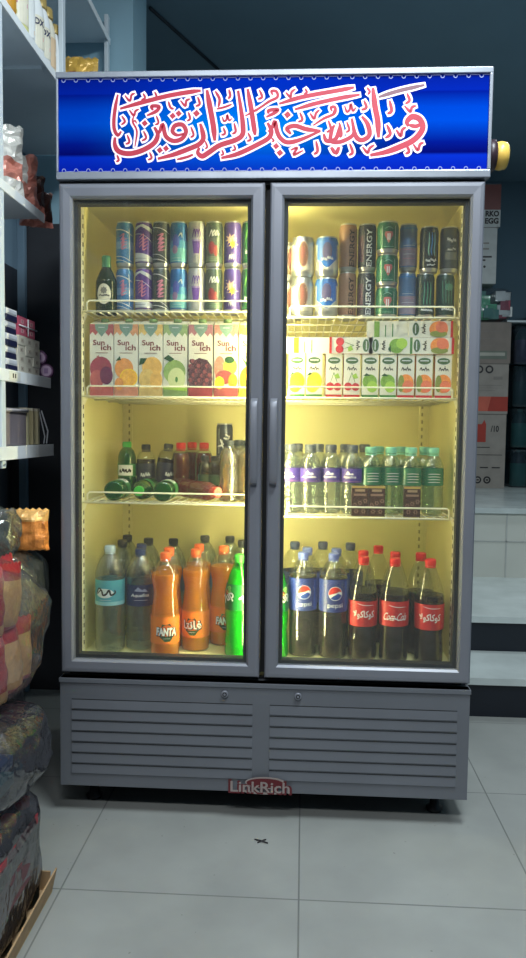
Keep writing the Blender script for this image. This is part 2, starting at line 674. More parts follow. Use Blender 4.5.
# doors
for name, xa, xb, ga, gb, hx in (('L', -.567, -.0095, -.527, -.050, -.031), ('R', .005, .569, .047, .529, .022)):
    za, zb, gza, gzb = .408, 1.752, .449, 1.709
    b = MB()
    # mitred frame with a raised rounded face
    def ring(x0, x1, z0, z1, y):
        return [(x0, y, z0), (x1, y, z0), (x1, y, z1), (x0, y, z1)]
    loops = [ring(xa, xb, za, zb, .05), ring(xa, xb, za, zb, .006), ring(xa + .004, xb - .004, za + .004, zb - .004, .001),
             ring(xa + .012, xb - .012, za + .012, zb - .012, 0), ring(ga - .010, gb + .010, gza - .010, gzb + .010, .001),
             ring(ga - .004, gb + .004, gza - .004, gzb + .004, .007), ring(ga - .004, gb + .004, gza - .004, gzb + .004, .05)]
    V = [p for l in loops for p in l]
    Fc = []
    for k in range(len(loops) - 1):
        for i in range(4):
            Fc.append((k * 4 + i, k * 4 + (i + 1) % 4, k * 4 + 4 + (i + 1) % 4, k * 4 + 4 + i))
    k = len(loops) - 1
    for i in range(4):
        Fc.append((k * 4 + i, k * 4 + (i + 1) % 4, (i + 1) % 4, i))
    b.add(V, Fc, SILVER)
    door = cpart(b, 'door')
    door['label'] = 'glass door with handle at its right edge' if name == 'L' else 'glass door with handle at its left edge'
    g = MB()
    g.box(ga - .004, gb + .004, .016, .020, gza - .004, gzb + .004, GLASS)
    g.build('glass_pane', door)
    g = MB()
    for (p, q, r_, s_) in ((ga - .0039, ga + .006, gza - .0039, gzb + .0039), (gb - .006, gb + .0039, gza - .0039, gzb + .0039)):
        g.box(p, q, .021, .050, r_, s_, GASKET)
    for (r_, s_) in ((gza - .0039, gza + .006), (gzb - .006, gzb + .0039)):
        g.box(ga + .006, gb - .006, .021, .050, r_, s_, GASKET)
    g.build('gasket', door)
    g = MB()
    pts = [(hx, .0, .944), (hx, -.016, .950), (hx, -.022, .965), (hx, -.022, 1.06), (hx, -.022, 1.155), (hx, -.016, 1.172), (hx, .0, 1.180)]
    V = []
    for p in pts:
        V += [(p[0] - .010, p[1], p[2]), (p[0] + .010, p[1], p[2]), (p[0] + .008, p[1] + .008, p[2]), (p[0] - .008, p[1] + .008, p[2])]
    Fc = []
    for i in range(len(pts) - 1):
        for k in range(4):
            Fc.append((i * 4 + k, i * 4 + (k + 1) % 4, i * 4 + 4 + (k + 1) % 4, i * 4 + 4 + k))
    g.add(V, Fc, SILVER, True)
    g.build('handle', door, bevel=.002)

# lower louvred grille panel
b = MB()
px0, px1, pz0, pz1 = -HW + .004, HW - .004, .080, .391
b.box(px0, px1, .004, .03, pz0, pz1, SILVER_DK)
b.box(px0 - .002, px1 + .002, .0, .055, pz1 - .012, pz1, SILVER_DK)
for xa, xb in ((-.538, -.026), (.022, .538)):
    for i in range(7):
        zt = .333 - i * .0312
        # each louvre: a slanted tongue proud of the sheet with its shadow drawn as a dark strip above it
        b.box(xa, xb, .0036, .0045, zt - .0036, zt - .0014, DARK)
        b.add([(xa, .0039, zt - .0045), (xb, .0039, zt - .0045), (xb, .0006, zt - .0285), (xa, .0006, zt - .0285), (xb, .0040, zt - .0300), (xa, .0040, zt - .0300)],
              [(0, 1, 2, 3), (3, 2, 4, 5), (0, 3, 5), (1, 4, 2)], SILVER_DK)
grille = cpart(b, 'grille_panel', .0015)
for lx in (-.104, .100):
    b = MB()
    b.lathe([(.010, 0), (.010, .006), (.008, .007)], SILVER, 18, fn=lambda p: Vector((lx + p.x, .004 - p.z, .359 + p.y)))
    b.lathe([(.006, 0), (.006, .0078)], DARK, 14, fn=lambda p: Vector((lx + p.x, .004 - p.z, .359 + p.y)))
    b.lathe([(.0035, 0), (.0035, .0086)], SILVER, 12, fn=lambda p: Vector((lx + p.x, .004 - p.z, .359 + p.y)))
    b.build('lock', grille)
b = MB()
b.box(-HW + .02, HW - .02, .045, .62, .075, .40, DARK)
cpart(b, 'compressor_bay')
for fx in (-.5, .5):
    for fy in (.1, .58):
        b = MB()
        b.lathe([(.022, 0), (.024, .01), (.014, .016), (.012, .082)], BLACK, 14, (fx, fy, 0))
        cpart(b, 'foot')
# maker's badge
b = MB()
BR = pm('badge_maroon', (96, 26, 34), .4)
BW = pm('badge_silver', (160, 146, 142), .35, .2)
bc = Vector((-.002, .100))
b.k = 12
b.flat(ell(bc.x + .016, bc.y + .012, .058, .017, 24), BW, -.004)
b.flat(ell(bc.x + .014, bc.y + .011, .052, .0135, 24), BR, -.004)
L_, R_ = ribbon([(bc.x - .052, bc.y - .002), (bc.x - .04, bc.y - .014), (bc.x, bc.y - .018), (bc.x + .06, bc.y - .017)], .006)
b.flat([tuple(p) for p in L_] + [tuple(p) for p in reversed(R_)], BW, -.004)
b.text('LinkRich', BR, w=.178, h=.040, c=(bc.x, bc.y - .001), y=-.004, bold=.035)
b.text('LinkRich', BW, w=.166, h=.031, c=(bc.x, bc.y - .001), y=-.004, bold=.015)
o = cpart(b, 'badge')
o['label'] = 'maroon and silver maker badge'
b = MB(); b.box(-.0088, .0044, .040, .0505, .412, 1.748, GASKET); cpart(b, 'door_gap_shade')  # dark strip added to block lamp light through the door gap
# dark strip put in for the shade between header and doors
b = MB(); b.box(-HW + .004, HW - .004, .02, .06, 1.752, 1.762, DARK); cpart(b, 'door_gap_shade')

# header sign
sign_x0, sign_x1 = -.574, .581
hz0, hz1 = 1.762, 2.043
TRIM = pm('header_trim', (150, 155, 165), .35, .5)
b = MB()
b.box(sign_x0, sign_x1, .018, .118, hz0 + .004, hz1 - .004, SILVER)
b.box(sign_x0, sign_x1, .0, .02, hz0, hz0 + .020, TRIM)
b.box(sign_x0, sign_x1, .0, .02, hz1 - .016, hz1, TRIM)
b.box(sign_x0, sign_x0 + .006, .0, .02, hz0 + .02, hz1 - .016, TRIM)
b.box(sign_x1 - .009, sign_x1, .0, .02, hz0 + .02, hz1 - .016, TRIM)
header = cpart(b, 'header_sign', .002)


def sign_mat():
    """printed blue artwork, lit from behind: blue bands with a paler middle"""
    m = bpy.data.materials.new('sign_blue_print_glow')
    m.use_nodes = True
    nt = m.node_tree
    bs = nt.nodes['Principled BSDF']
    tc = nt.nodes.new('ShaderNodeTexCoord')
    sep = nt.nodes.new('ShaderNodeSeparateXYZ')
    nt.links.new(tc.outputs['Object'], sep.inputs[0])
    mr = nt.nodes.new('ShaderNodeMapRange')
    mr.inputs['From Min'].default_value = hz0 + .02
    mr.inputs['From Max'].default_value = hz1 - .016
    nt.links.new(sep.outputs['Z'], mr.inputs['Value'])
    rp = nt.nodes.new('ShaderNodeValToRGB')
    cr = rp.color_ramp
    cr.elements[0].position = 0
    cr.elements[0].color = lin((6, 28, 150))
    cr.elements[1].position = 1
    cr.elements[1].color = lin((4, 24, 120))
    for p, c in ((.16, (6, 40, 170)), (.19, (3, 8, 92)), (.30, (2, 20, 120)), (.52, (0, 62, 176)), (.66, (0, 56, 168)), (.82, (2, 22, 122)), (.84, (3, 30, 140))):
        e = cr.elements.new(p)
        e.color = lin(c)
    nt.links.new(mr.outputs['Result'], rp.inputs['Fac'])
    # sideways: tube glow painted as a cyan patch in the middle
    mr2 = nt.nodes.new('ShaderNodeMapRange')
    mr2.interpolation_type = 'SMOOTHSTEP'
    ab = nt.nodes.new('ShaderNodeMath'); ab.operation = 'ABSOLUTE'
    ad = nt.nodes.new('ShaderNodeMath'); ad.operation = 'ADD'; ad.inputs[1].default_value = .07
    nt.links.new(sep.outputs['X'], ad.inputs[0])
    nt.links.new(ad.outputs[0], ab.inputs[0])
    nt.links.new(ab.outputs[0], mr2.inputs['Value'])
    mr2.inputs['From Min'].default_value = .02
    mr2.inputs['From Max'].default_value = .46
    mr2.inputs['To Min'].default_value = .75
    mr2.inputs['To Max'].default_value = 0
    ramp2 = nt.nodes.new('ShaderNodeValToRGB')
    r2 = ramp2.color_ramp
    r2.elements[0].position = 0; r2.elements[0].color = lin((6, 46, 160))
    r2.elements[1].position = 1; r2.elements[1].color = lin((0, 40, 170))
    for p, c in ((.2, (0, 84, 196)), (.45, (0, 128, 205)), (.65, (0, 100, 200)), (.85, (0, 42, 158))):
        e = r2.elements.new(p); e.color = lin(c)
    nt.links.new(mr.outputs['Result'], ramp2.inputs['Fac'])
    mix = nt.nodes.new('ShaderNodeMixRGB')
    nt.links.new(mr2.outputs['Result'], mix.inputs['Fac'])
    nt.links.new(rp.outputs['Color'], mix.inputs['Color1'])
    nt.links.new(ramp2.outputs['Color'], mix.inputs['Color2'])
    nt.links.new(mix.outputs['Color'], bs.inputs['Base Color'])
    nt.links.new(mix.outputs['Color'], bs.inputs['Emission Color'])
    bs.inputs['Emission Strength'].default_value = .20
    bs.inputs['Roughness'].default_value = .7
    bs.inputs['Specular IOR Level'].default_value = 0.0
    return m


S_WHITE = pm('sign_white_print', (238, 226, 236), .4, emit=.45, var=.02)
S_RED = pm('sign_red_print', (176, 40, 62), .5, emit=.32, var=.08, scale=30)
S_BROWN = pm('sign_brown_print', (112, 70, 84), .4, emit=.35, var=.05)
S_LACE = pm('sign_lace_print', (128, 138, 186), .5, emit=.3, var=.05)
b = MB()
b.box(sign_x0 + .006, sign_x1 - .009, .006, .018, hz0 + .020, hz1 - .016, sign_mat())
for zc, sg in ((hz0 + .0245, 1), (hz1 - .0205, -1)):      # printed lace border of small loops
    x = sign_x0 + .02
    b.k = 0
    while x < sign_x1 - .02:
        o_, i_ = ell(x, zc, .0056, .0056 * sg, 14, -.5, PI + .5), ell(x, zc, .0036, .0036 * sg, 14, -.5, PI + .5)
        b.k = 0
        b.flat(o_ + list(reversed(i_)), S_LACE, .006)
        b.k = 1
        b.flat(rect(x + .0055, x + .028, zc - .0030, zc - .0016) if sg > 0 else rect(x + .0055, x + .028, zc + .0016, zc + .0030), S_LACE, .006)
        x += .0335
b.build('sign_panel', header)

# calligraphy, traced as pen strokes on the sign
ZR = {'A': (100, 75, 5.844), 'B': (170, 75, 5.844), 'C': (240, 75, 5.26), 'D': (330, 75, 4.782)}
STROKES = [
    ('A', [(105, 115), (92, 180), (82, 260), (85, 320), (105, 352), (125, 330)], 20),
    ('A', [(88, 365), (88, 410), (112, 448), (175, 460), (250, 440), (315, 400), (338, 350), (318, 305)], 28),
    ('A', [(118, 198), (250, 160), (400, 122), (526, 100), (590, 92)], 24),
    ('A', [(145, 120), (175, 152), (185, 118), (205, 108)], 13), ('A', [(252, 108), (264, 135), (242, 146)], 12), ('A', [(320, 98), (330, 128), (302, 140)], 12),
    ('A', [(275, 238), (330, 212), (345, 186), (303, 184), (310, 208)], 20),
    ('A', [(172, 205), (198, 238), (208, 212), (228, 200)], 13), ('A', [(198, 240), (192, 275), (216, 330), (205, 420)], 11), ('A', [(190, 280), (205, 268), (215, 285)], 9),
    ('A', [(128, 240), (146, 272), (125, 292)], 13), ('A', [(160, 350), (172, 392), (150, 405)], 13), ('A', [(255, 328), (270, 368), (245, 386)], 13), ('A', [(330, 238), (342, 280), (322, 292)], 12),
    ('A', [(318, 308), (345, 338), (366, 290), (385, 358), (430, 386), (480, 372), (503, 330), (482, 292), (440, 296), (424, 330), (450, 352), (490, 345)], 24),
    ('A', [(400, 155), (412, 190), (432, 200)], 13), ('A', [(470, 150), (497, 180), (505, 150), (526, 140)], 12),
    ('A', [(338, 490), (430, 466), (526, 430), (580, 405), (604, 372), (598, 325), (586, 285)], 27), ('A', [(450, 496), (500, 484), (545, 468)], 12),
    ('A', [(100, 468), (110, 498), (95, 507)], 13), ('A', [(290, 452), (302, 485), (280, 497)], 13),
    ('B', [(216, 88), (236, 200), (254, 300), (262, 385)], 30),
    ('B', [(265, 95), (290, 142), (283, 190)], 16), ('B', [(272, 200), (320, 188), (362, 172)], 12), ('B', [(345, 85), (352, 122), (340, 140)], 15),
    ('B', [(306, 245), (315, 270), (330, 262), (334, 235), (346, 266), (362, 255)], 12),
    ('B', [(398, 92), (415, 200), (427, 300), (422, 352), (380, 382), (290, 412), (225, 455), (188, 475), (163, 455), (172, 425)], 28),
    ('B', [(454, 82), (475, 200), (490, 300), (498, 352)], 27), ('B', [(440, 240), (526, 192), (585, 150)], 13),
    ('B', [(312, 308), (322, 342), (300, 352)], 13), ('B', [(375, 282), (384, 330), (364, 346)], 14), ('B', [(303, 438), (312, 462), (296, 470)], 11), ('B', [(372, 408), (382, 435), (362, 442)], 11),
    ('B', [(456, 338), (472, 376), (450, 388)], 13), ('B', [(122, 302), (138, 350), (120, 366)], 13), ('B', [(108, 218), (118, 256), (100, 270)], 13), ('B', [(205, 385), (218, 420), (205, 432)], 11),
    ('B', [(300, 486), (400, 460), (526, 400), (580, 365), (592, 325), (570, 280)], 26),
    ('B', [(62, 150), (90, 182), (97, 152), (118, 140)], 13), ('B', [(162, 128), (174, 170), (150, 184)], 14), ('B', [(42, 492), (100, 478), (135, 464)], 11),
    ('C', [(150, 300), (172, 272), (184, 248), (196, 300), (215, 335), (252, 355), (320, 340), (424, 295)], 22),
    ('C', [(424, 295), (350, 286), (290, 268), (248, 282), (268, 312)], 22), ('C', [(138, 222), (182, 200), (198, 182), (152, 188), (150, 205)], 18),
    ('C', [(82, 192), (150, 142), (196, 118), (192, 88), (166, 86), (172, 106)], 14), ('C', [(102, 78), (116, 116), (94, 128)], 13), ('C', [(240, 92), (265, 116), (272, 90), (292, 74)], 13), ('C', [(342, 72), (352, 92), (336, 100)], 11),
    ('C', [(206, 152), (330, 116), (526, 80), (600, 66)], 21), ('C', [(288, 182), (400, 150), (526, 122), (630, 104)], 20),
    ('C', [(315, 198), (328, 236), (305, 248)], 13), ('C', [(368, 202), (390, 230), (400, 202), (418, 184)], 13),
    ('C', [(385, 266), (440, 230), (496, 204), (500, 172), (478, 172), (484, 192)], 14), ('C', [(440, 310), (455, 346), (500, 340), (522, 290), (526, 262)], 21), ('C', [(465, 240), (478, 286), (455, 302)], 13),
    ('C', [(266, 396), (300, 384), (282, 420), (332, 398)], 13), ('C', [(400, 348), (408, 400), (388, 418)], 15), ('C', [(476, 382), (500, 412), (518, 378)], 13), ('C', [(165, 330), (178, 345), (168, 352)], 9),
    ('D', [(205, 62), (215, 150), (228, 220), (232, 300)], 25),
    ('D', [(152, 198), (180, 236), (188, 288), (152, 312), (122, 290), (104, 208)], 21), ('D', [(104, 208), (112, 282), (62, 316), (20, 322), (2, 308), (10, 262), (22, 240)], 18), ('D', [(44, 228), (54, 280), (48, 300)], 14),
    ('D', [(70, 148), (80, 176), (94, 166), (99, 140), (110, 172), (124, 156)], 11), ('D', [(8, 148), (26, 158), (12, 190)], 11), ('D', [(80, 225), (92, 262), (76, 275)], 11),
    ('D', [(162, 122), (174, 156), (150, 168)], 13), ('D', [(285, 122), (294, 172), (274, 186)], 15), ('D', [(272, 238), (288, 282), (264, 302)], 15), ('D', [(316, 262), (338, 292), (346, 262), (364, 250)], 14),
    ('D', [(368, 88), (380, 122), (360, 138)], 13), ('D', [(356, 148), (384, 176), (392, 155), (412, 148)], 13),
    ('D', [(376, 246), (368, 224), (394, 200), (430, 214), (442, 258), (402, 310), (330, 346), (262, 370), (192, 384)], 26), ('D', [(378, 240), (410, 246), (432, 236)], 18),
    ('D', [(155, 345), (180, 372), (190, 350), (212, 335)], 13), ('D', [(364, 334), (378, 366), (360, 378)], 13), ('D', [(398, 332), (420, 360), (430, 332), (448, 324)], 13),
    ('D', [(8, 345), (30, 376), (46, 345)], 13), ('D', [(94, 328), (108, 370), (90, 384)], 13), ('D', [(176, 60), (190, 80), (180, 95)], 11),
]
BROWN_STROKES = [('D', [(232, 106), (330, 76), (452, 48)], 17)]
DIAMONDS = [('A', 262, 283, 18), ('A', 425, 240, 18), ('A', 460, 226, 18), ('A', 350, 440, 18), ('A', 386, 430, 18), ('B', 155, 225, 20), ('C', 250, 210, 18), ('C', 190, 375, 16), ('C', 210, 410, 17)]


def sp(reg, x, y):
    ox, oy, k = ZR[reg]
    p = at(1, .006, ox + x / k, oy + y / k)
    return (p.x, p.z)


b = MB()
PXM = .00283
for pas, (mat, extra, lay) in enumerate(((S_WHITE, 3.3, 4), (S_RED, 0, 8))):
    for reg, pts, w in STROKES + BROWN_STROKES:
        k = ZR[reg][2]
        m_ = S_BROWN if (pas and (reg, pts, w) in BROWN_STROKES) else mat
        P = [sp(reg, *p) for p in pts]
        if pas == 0:                       # the white outline runs past the ends
            a, c = Vector(P[0]), Vector(P[1])
            d = (a - c).normalized() * .0035
            P[0] = (a.x + d.x, a.y + d.y)
            a, c = Vector(P[-1]), Vector(P[-2])
            d = (a - c).normalized() * .0035
            P[-1] = (a.x + d.x, a.y + d.y)
        L_, R_ = ribbon(P, (w / k * 1.0) * PXM, .5)
        L2, R2 = [], []
        for l, r in zip(L_, R_):
            mid, hf = (l + r) / 2, (l - r) / 2
            hf = hf.normalized() * (hf.length + extra * PXM / 2)
            L2.append(mid + hf); R2.append(mid - hf)
        V = []
        b.k = lay + random.random()
        yy = .006 - .0002 - .00012 * b.k
        for l, r in zip(L2, R2):
            V += [(l.x, yy, l.y), (r.x, yy, r.y)]
        b.add(V, [(2 * i, 2 * i + 1, 2 * i + 3, 2 * i + 2) for i in range(len(L2) - 1)], mat if not (pas and m_ is S_BROWN) else S_BROWN)
    for reg, x, y, h in DIAMONDS:
        cx, cz = sp(reg, x, y)
        hh = (h / ZR[reg][2] + extra * .6) * PXM
        b.k = lay
        b.flat([(cx - hh, cz + hh * .1), (cx - hh * .1, cz - hh), (cx + hh, cz - hh * .1), (cx + hh * .1, cz + hh)], mat, .006)
b.build('calligraphy', header)

# ================================================================== DRINKS: builders
def can_proto(name, R, h, base, deco, neck=None, bottom=None):
    root = empty(name)
    b = MB()
    nk, bt = neck or base, bottom or base
    b.lathe([(R * .74, .002), (R * .78, 0), (R * .92, .004), (R, .013), (R, .020), (R, h - .022), (R, h - .014), (R * .9, h - .004), (R * .9, h - .002)],
            base, 26, mats=[ALU, ALU, ALU, bt, base, nk, nk, ALU])
    deco(b, R, h)
    b.build('can_body', root)
    b = MB()
    b.lathe([(R * .9, h - .0025), (R * .92, h - .001), (R * .90, h), (R * .86, h), (R * .82, h - .003), (R * .5, h - .003)], ALU, 24)
    b.box(-.006, .006, -.014, .004, h - .003, h - .0022, ALU)
    b.build('can_lid', root)
    return root


def scribble(b, mat, R, cx, cy, w, h, n, seed, th=.0022):
    """pen-written lettering that is too small to read in the photo"""
    rr = random.Random(seed)
    for i in range(n):
        u = cx - w / 2 + w * (i + .5) / n
        v0 = cy + h * (rr.random() - .5) * .5
        pts = [(u - w / n * .5, v0 - h * .3), (u - w / n * .1, v0 + h * .35), (u + w / n * .15, v0 - h * .2), (u + w / n * .5, v0 + h * .25 * rr.random())]
        L_, R_ = ribbon(pts, th)
        b.wrap([tuple(p) for p in L_] + [tuple(p) for p in reversed(R_)], mat, R)


def stroke(b, mat, R, pts, th, y=None):
    L_, R_ = ribbon(pts, th)
    for i in range(len(L_) - 1):
        q = [tuple(L_[i]), tuple(L_[i + 1]), tuple(R_[i + 1]), tuple(R_[i])]
        kk = b.k
        if y is None:
            b.wrap(q, mat, R)
        else:
            b.flat(q, mat, y)
        b.k = kk
    b.k += 1


ROSE = c_('print_rose', (198, 120, 150)); PALE = c_('print_pale', (205, 208, 214)); PURPLE = c_('print_purple', (92, 58, 150))
GOLD = c_('print_gold', (238, 196, 60)); LEAFG = c_('print_green', (70, 122, 62)); RED = c_('print_red', (186, 36, 40))
MAROON = c_('print_maroon', (120, 30, 44)); TEALP = c_('print_teal', (70, 160, 175)); BLUEP = c_('print_blue', (30, 90, 175))
NAVYP = c_('print_navy', (34, 40, 82)); ORANGEP = c_('print_orange', (235, 140, 50)); YELLOWP = c_('print_yellow', (250, 205, 50))
GREYG = c_('print_grey_green', (120, 150, 140)); PINKP = c_('print_pink', (205, 110, 120)); LIME = c_('print_lime', (160, 195, 80))
DGREEN = c_('print_dark_green', (36, 78, 50)); BROWNP = c_('print_brown', (100, 62, 52)); APPLE = c_('print_apple', (150, 190, 90))


def swoosh(b, R, h, mat, z, t=.0014, dz=-.014):
    stroke(b, mat, R, [(-R * 1.2, z + .004), (0, z), (R * 1.2, z + dz)], t)


def d_blue(b, R, h):
    b.wrap(rect(-R * 1.4, R * 1.4, h * .40, h * .56), c_('print_steel_blue', (110, 150, 190)), R)
    swoosh(b, R, h, PALE, h * .80, .003); swoosh(b, R, h, PALE, h * .22, .002); swoosh(b, R, h, PALE, h * .14, .002)
    stroke(b, PALE, R, [(R * .75, .02), (R * .8, h * .5), (R * .7, h * .85)], .003)
    for k in range(4):
        stroke(b, ROSE, R, [(-.009 + .001 * k, h * (.66 - k * .08)), (.004, h * (.72 - k * .07)), (-.002, h * (.6 - k * .07)), (.012, h * (.62 - k * .06))], .003)


def d_violet(b, R, h):
    b.wrap(rect(-R * 1.45, R * 1.45, .016, h * .16), ALU, R)
    b.wrap([(-R * 1.45, h * .14), (R * 1.45, h * .14), (R * 1.45, h * .22), (0, h * .30), (-R * 1.45, h * .33)], PALE, R)
    b.wrap([(-R * 1.4, h * .76), (-R * .2, h * .88), (R * 1.2, h * .74), (R * 1.2, h * .84), (0, h * .93), (-R * 1.4, h * .86)], PALE, R)
    swoosh(b, R, h, PALE, h * .70, .0015, -.02)
    stroke(b, INK, R, [(-R, h * .20), (R * .4, h * .19)], .002)
    for k in range(4):
        stroke(b, ROSE, R, [(-.010, h * (.64 - k * .07)), (.002, h * (.71 - k * .07)), (.001, h * (.58 - k * .07)), (.013, h * (.64 - k * .07))], .003)


def d_charcoal(b, R, h):
    swoosh(b, R, h, PALE, h * .84, .0022); swoosh(b, R, h, PALE, h * .16, .002, -.01); swoosh(b, R, h, PALE, h * .26, .0016, -.02)
    stroke(b, PALE, R, [(-R * .9, .02), (-R * .86, h * .9)], .0014)
    for k in range(4):
        stroke(b, ROSE, R, [(-.008, h * (.68 - k * .09)), (.008, h * (.72 - k * .09)), (-.004, h * (.60 - k * .08)), (.013, h * (.62 - k * .08))], .0042)


def d_cyan(b, R, h):
    b.wrap(rect(-R * 1.45, R * 1.45, .016, h * .42), c_('print_sea_green', (96, 168, 178)), R)
    b.wrap(rect(-R * 1.45, R * 1.45, h * .42, h * .58), c_('print_aqua', (64, 140, 182)), R)
    b.wrap(ell(-.003, h * .56, .010, .020), c_('print_indigo', (70, 84, 180)), R)
    b.wrap(ell(-.006, h * .38, .008, .012), c_('print_mauve', (150, 120, 160)), R)
    stroke(b, PALE, R, [(.004, h * .66), (.012, h * .74), (.014, h * .64)], .0025); stroke(b, PALE, R, [(-.014, h * .2), (.014, h * .2)], .0015); stroke(b, PALE, R, [(-.014, h * .14), (.014, h * .14)], .0015)


def d_cup(b, R, h):
    b.wrap([(-.012, h * .56), (.012, h * .56), (.008, h * .30), (-.008, h * .30)], PURPLE, R)
    b.wrap(rect(-.014, .014, h * .56, h * .60), c_('print_lilac', (150, 135, 185)), R)
    for k in range(3):
        stroke(b, PURPLE, R, [(-.012 + k * .008, h * .64), (-.006 + k * .007, h * .82), (-.002 + k * .008, h * .66)], .0026)
    b.wrap(ell(0, h * .18, .009, .012), c_('print_silver_grey', (150, 152, 158)), R)


def d_olive(b, R, h):
    b.wrap(rect(-R * 1.4, R * 1.4, .016, h * .24), c_('print_moss', (86, 108, 92)), R)
    for k in range(3):
        stroke(b, PALE, R, [(-.013 + k * .008, h * .66), (-.006 + k * .008, h * .80), (-.003 + k * .008, h * .68), (.004 + k * .006, h * .74)], .003)
    b.wrap(ell(-.006, h * .42, .009, .018), MAROON, R); b.wrap(ell(.006, h * .36, .006, .016), c_('print_dull_red', (140, 56, 56)), R)
    for k in range(3):
        stroke(b, c_('print_sage', (140, 160, 148)), R, [(-.012, h * (.22 - .04 * k)), (.014, h * (.22 - .04 * k))], .0016)


def star(cx, cy, r1, r2, n=9, rot=0.0):
    return [(cx + (r1 if i % 2 == 0 else r2) * math.cos(rot + PI * i / n), cy + (r1 if i % 2 == 0 else r2) * math.sin(rot + PI * i / n)) for i in range(2 * n)]


def d_star(b, R, h):
    b.wrap(star(-.002, h * .60, .019, .008, 8, .2), c_('print_tan', (190, 160, 150)), R)
    b.wrap(star(.005, h * .50, .015, .006, 7), GOLD, R)
    for k in range(7):
        a = random.random() * 6
        stroke(b, PALE, R, [(.004 + .010 * math.cos(a), h * .45 + .018 * math.sin(a)), (.004 + .018 * math.cos(a), h * .45 + .034 * math.sin(a))], .0016)
    for k in range(3):
        stroke(b, PALE, R, [(-.006 + k * .006, h * .16), (-.003 + k * .006, h * .27), (0 + k * .006, h * .17)], .0022)


def d_leaf(b, R, h):
    b.text('in', PALE, w=.012, c=(-.011, h * .34), R=R)
    stroke(b, c_('print_fern', (90, 140, 80)), R, [(-.016, h * .6), (-.008, h * .8), (0, h * .6)], .005)


def d_oval(b, R, h):
    b.wrap(ell(.001, h * .56, .0155, .036, 24), c_('print_light_brown', (150, 124, 110)), R)
    b.wrap(ell(.001, h * .56, .0125, .033, 24), c_('print_cocoa', (92, 62, 56)), R)
    b.wrap(ell(-.001, h * .60, .006, .018, 16), c_('print_wine', (108, 62, 62)), R)
    stroke(b, c_('print_warm_grey', (150, 140, 126)), R, [(-.02, h * .16), (.02, h * .16)], .002)


def d_shield(b, R, h):
    b.wrap([(-.0315, h * .98 - .012), (.0315, h * .98 - .012), (.0315, h * .44), (.020, h * .36), (.008, h * .25), (0, h * .22), (-.008, h * .25), (-.020, h * .36), (-.0315, h * .44)], c_('print_royal', (26, 92, 176)), R)
    b.wrap(ell(0, h * .62, .014, .026), c_('print_slate_purple', (80, 74, 120)), R)
    stroke(b, PALE, R, [(-.0315, h * .44), (-.020, h * .36), (-.008, h * .25), (0, h * .22), (.008, h * .25), (.020, h * .36), (.0315, h * .44)], .002)
    scribble(b, PALE, R, 0, h * .44, .034, .012, 6, 4, .002)


def d_energy(dark):
    def f(b, R, h):
        m = PALE if dark else c_('print_umber', (52, 36, 32))
        b.text('ENERGY', m, w=h * .78, h=.0155, c=(.007, h * .49), R=R, rot=PI / 2, bold=.02)
        if dark:
            b.wrap(rect(-R * 1.3, -.008, h * .2, h * .75), c_('print_plum', (70, 40, 66)), R)
            stroke(b, c_('print_grey', (140, 146, 150)), R, [(-.007, h * .12), (-.007, h * .84)], .0014)
    return f


def d_fan(b, R, h):
    for s_ in (-1, 1):
        stroke(b, PALE, R, [(s_ * .019, h * .14), (s_ * .019, h * .84)], .0018)
    b.wrap([(-.010, h * .66), (.010, h * .66), (.012, h * .56), (0, h * .30), (-.012, h * .56)], c_('print_coral', (176, 96, 96)), R)
    b.wrap(rect(-.004, .004, h * .40, h * .60), PALE, R)
    stroke(b, c_('print_mint', (120, 170, 150)), R, [(-.012, h * .74), (0, h * .80), (.012, h * .74)], .002); stroke(b, c_('print_mint', (120, 170, 150)), R, [(-.014, h * .2), (.014, h * .2)], .003)


def d_bands(b, R, h):
    b.wrap(rect(-R * 1.4, R * 1.4, .016, h * .50), c_('print_ash_rose', (134, 124, 146)), R)
    b.wrap(rect(-R * 1.4, R * 1.4, h * .88, h - .012), c_('print_bright_blue', (40, 110, 180)), R)
    for k in range(4):
        stroke(b, ROSE if k % 2 else PALE, R, [(-.017, h * (.54 - .09 * k)), (.017, h * (.54 - .09 * k))], .002)


def d_claw(b, R, h):
    for k, (u, c) in enumerate(((-.007, (110, 160, 150)), (.001, (70, 130, 200)), (.009, (96, 150, 170)))):
        stroke(b, c_('print_claw_%s' % 'abc'[k], c), R, [(u, h * .86), (u + .001, h * .66), (u - .001, h * .48), (u + .001, h * .36)], .0035)
    scribble(b, PALE, R, 0, h * .26, .03, .010, 7, 9, .002); scribble(b, PALE, R, 0, h * .16, .022, .006, 6, 3, .0014)


def d_claw_green(b, R, h):
    for k, u in enumerate((-.009, 0, .009)):
        stroke(b, c_('print_jade', (70, 130, 110)), R, [(u, h * .80), (u + .001, h * .60), (u - .001, h * .40), (u, h * .30)], .003)
    scribble(b, PALE, R, 0, h * .20, .034, .008, 7, 19, .002)


def d_xt(b, R, h):
    scribble(b, c_('print_dove', (170, 172, 170)), R, 0, h * .70, .026, .014, 5, 6, .002)
    b.wrap(rect(-.018, .018, h * .28, h * .44), c_('print_stone', (96, 100, 98)), R)
    scribble(b, c_('print_dove', (170, 172, 170)), R, 0, h * .5, .022, .008, 5, 8, .0016)


def d_xt_green(b, R, h):
    for k in range(4):
        stroke(b, c_('print_sea', (66, 116, 100)), R, [(-.015 + k * .009, h * .84), (-.012 + k * .008, h * .36)], .0045)
    b.wrap(ell(.004, h * .7, .012, .010), c_('print_sea', (66, 116, 100)), R)
    scribble(b, PALE, R, .001, h * .22, .034, .008, 6, 29, .0022)


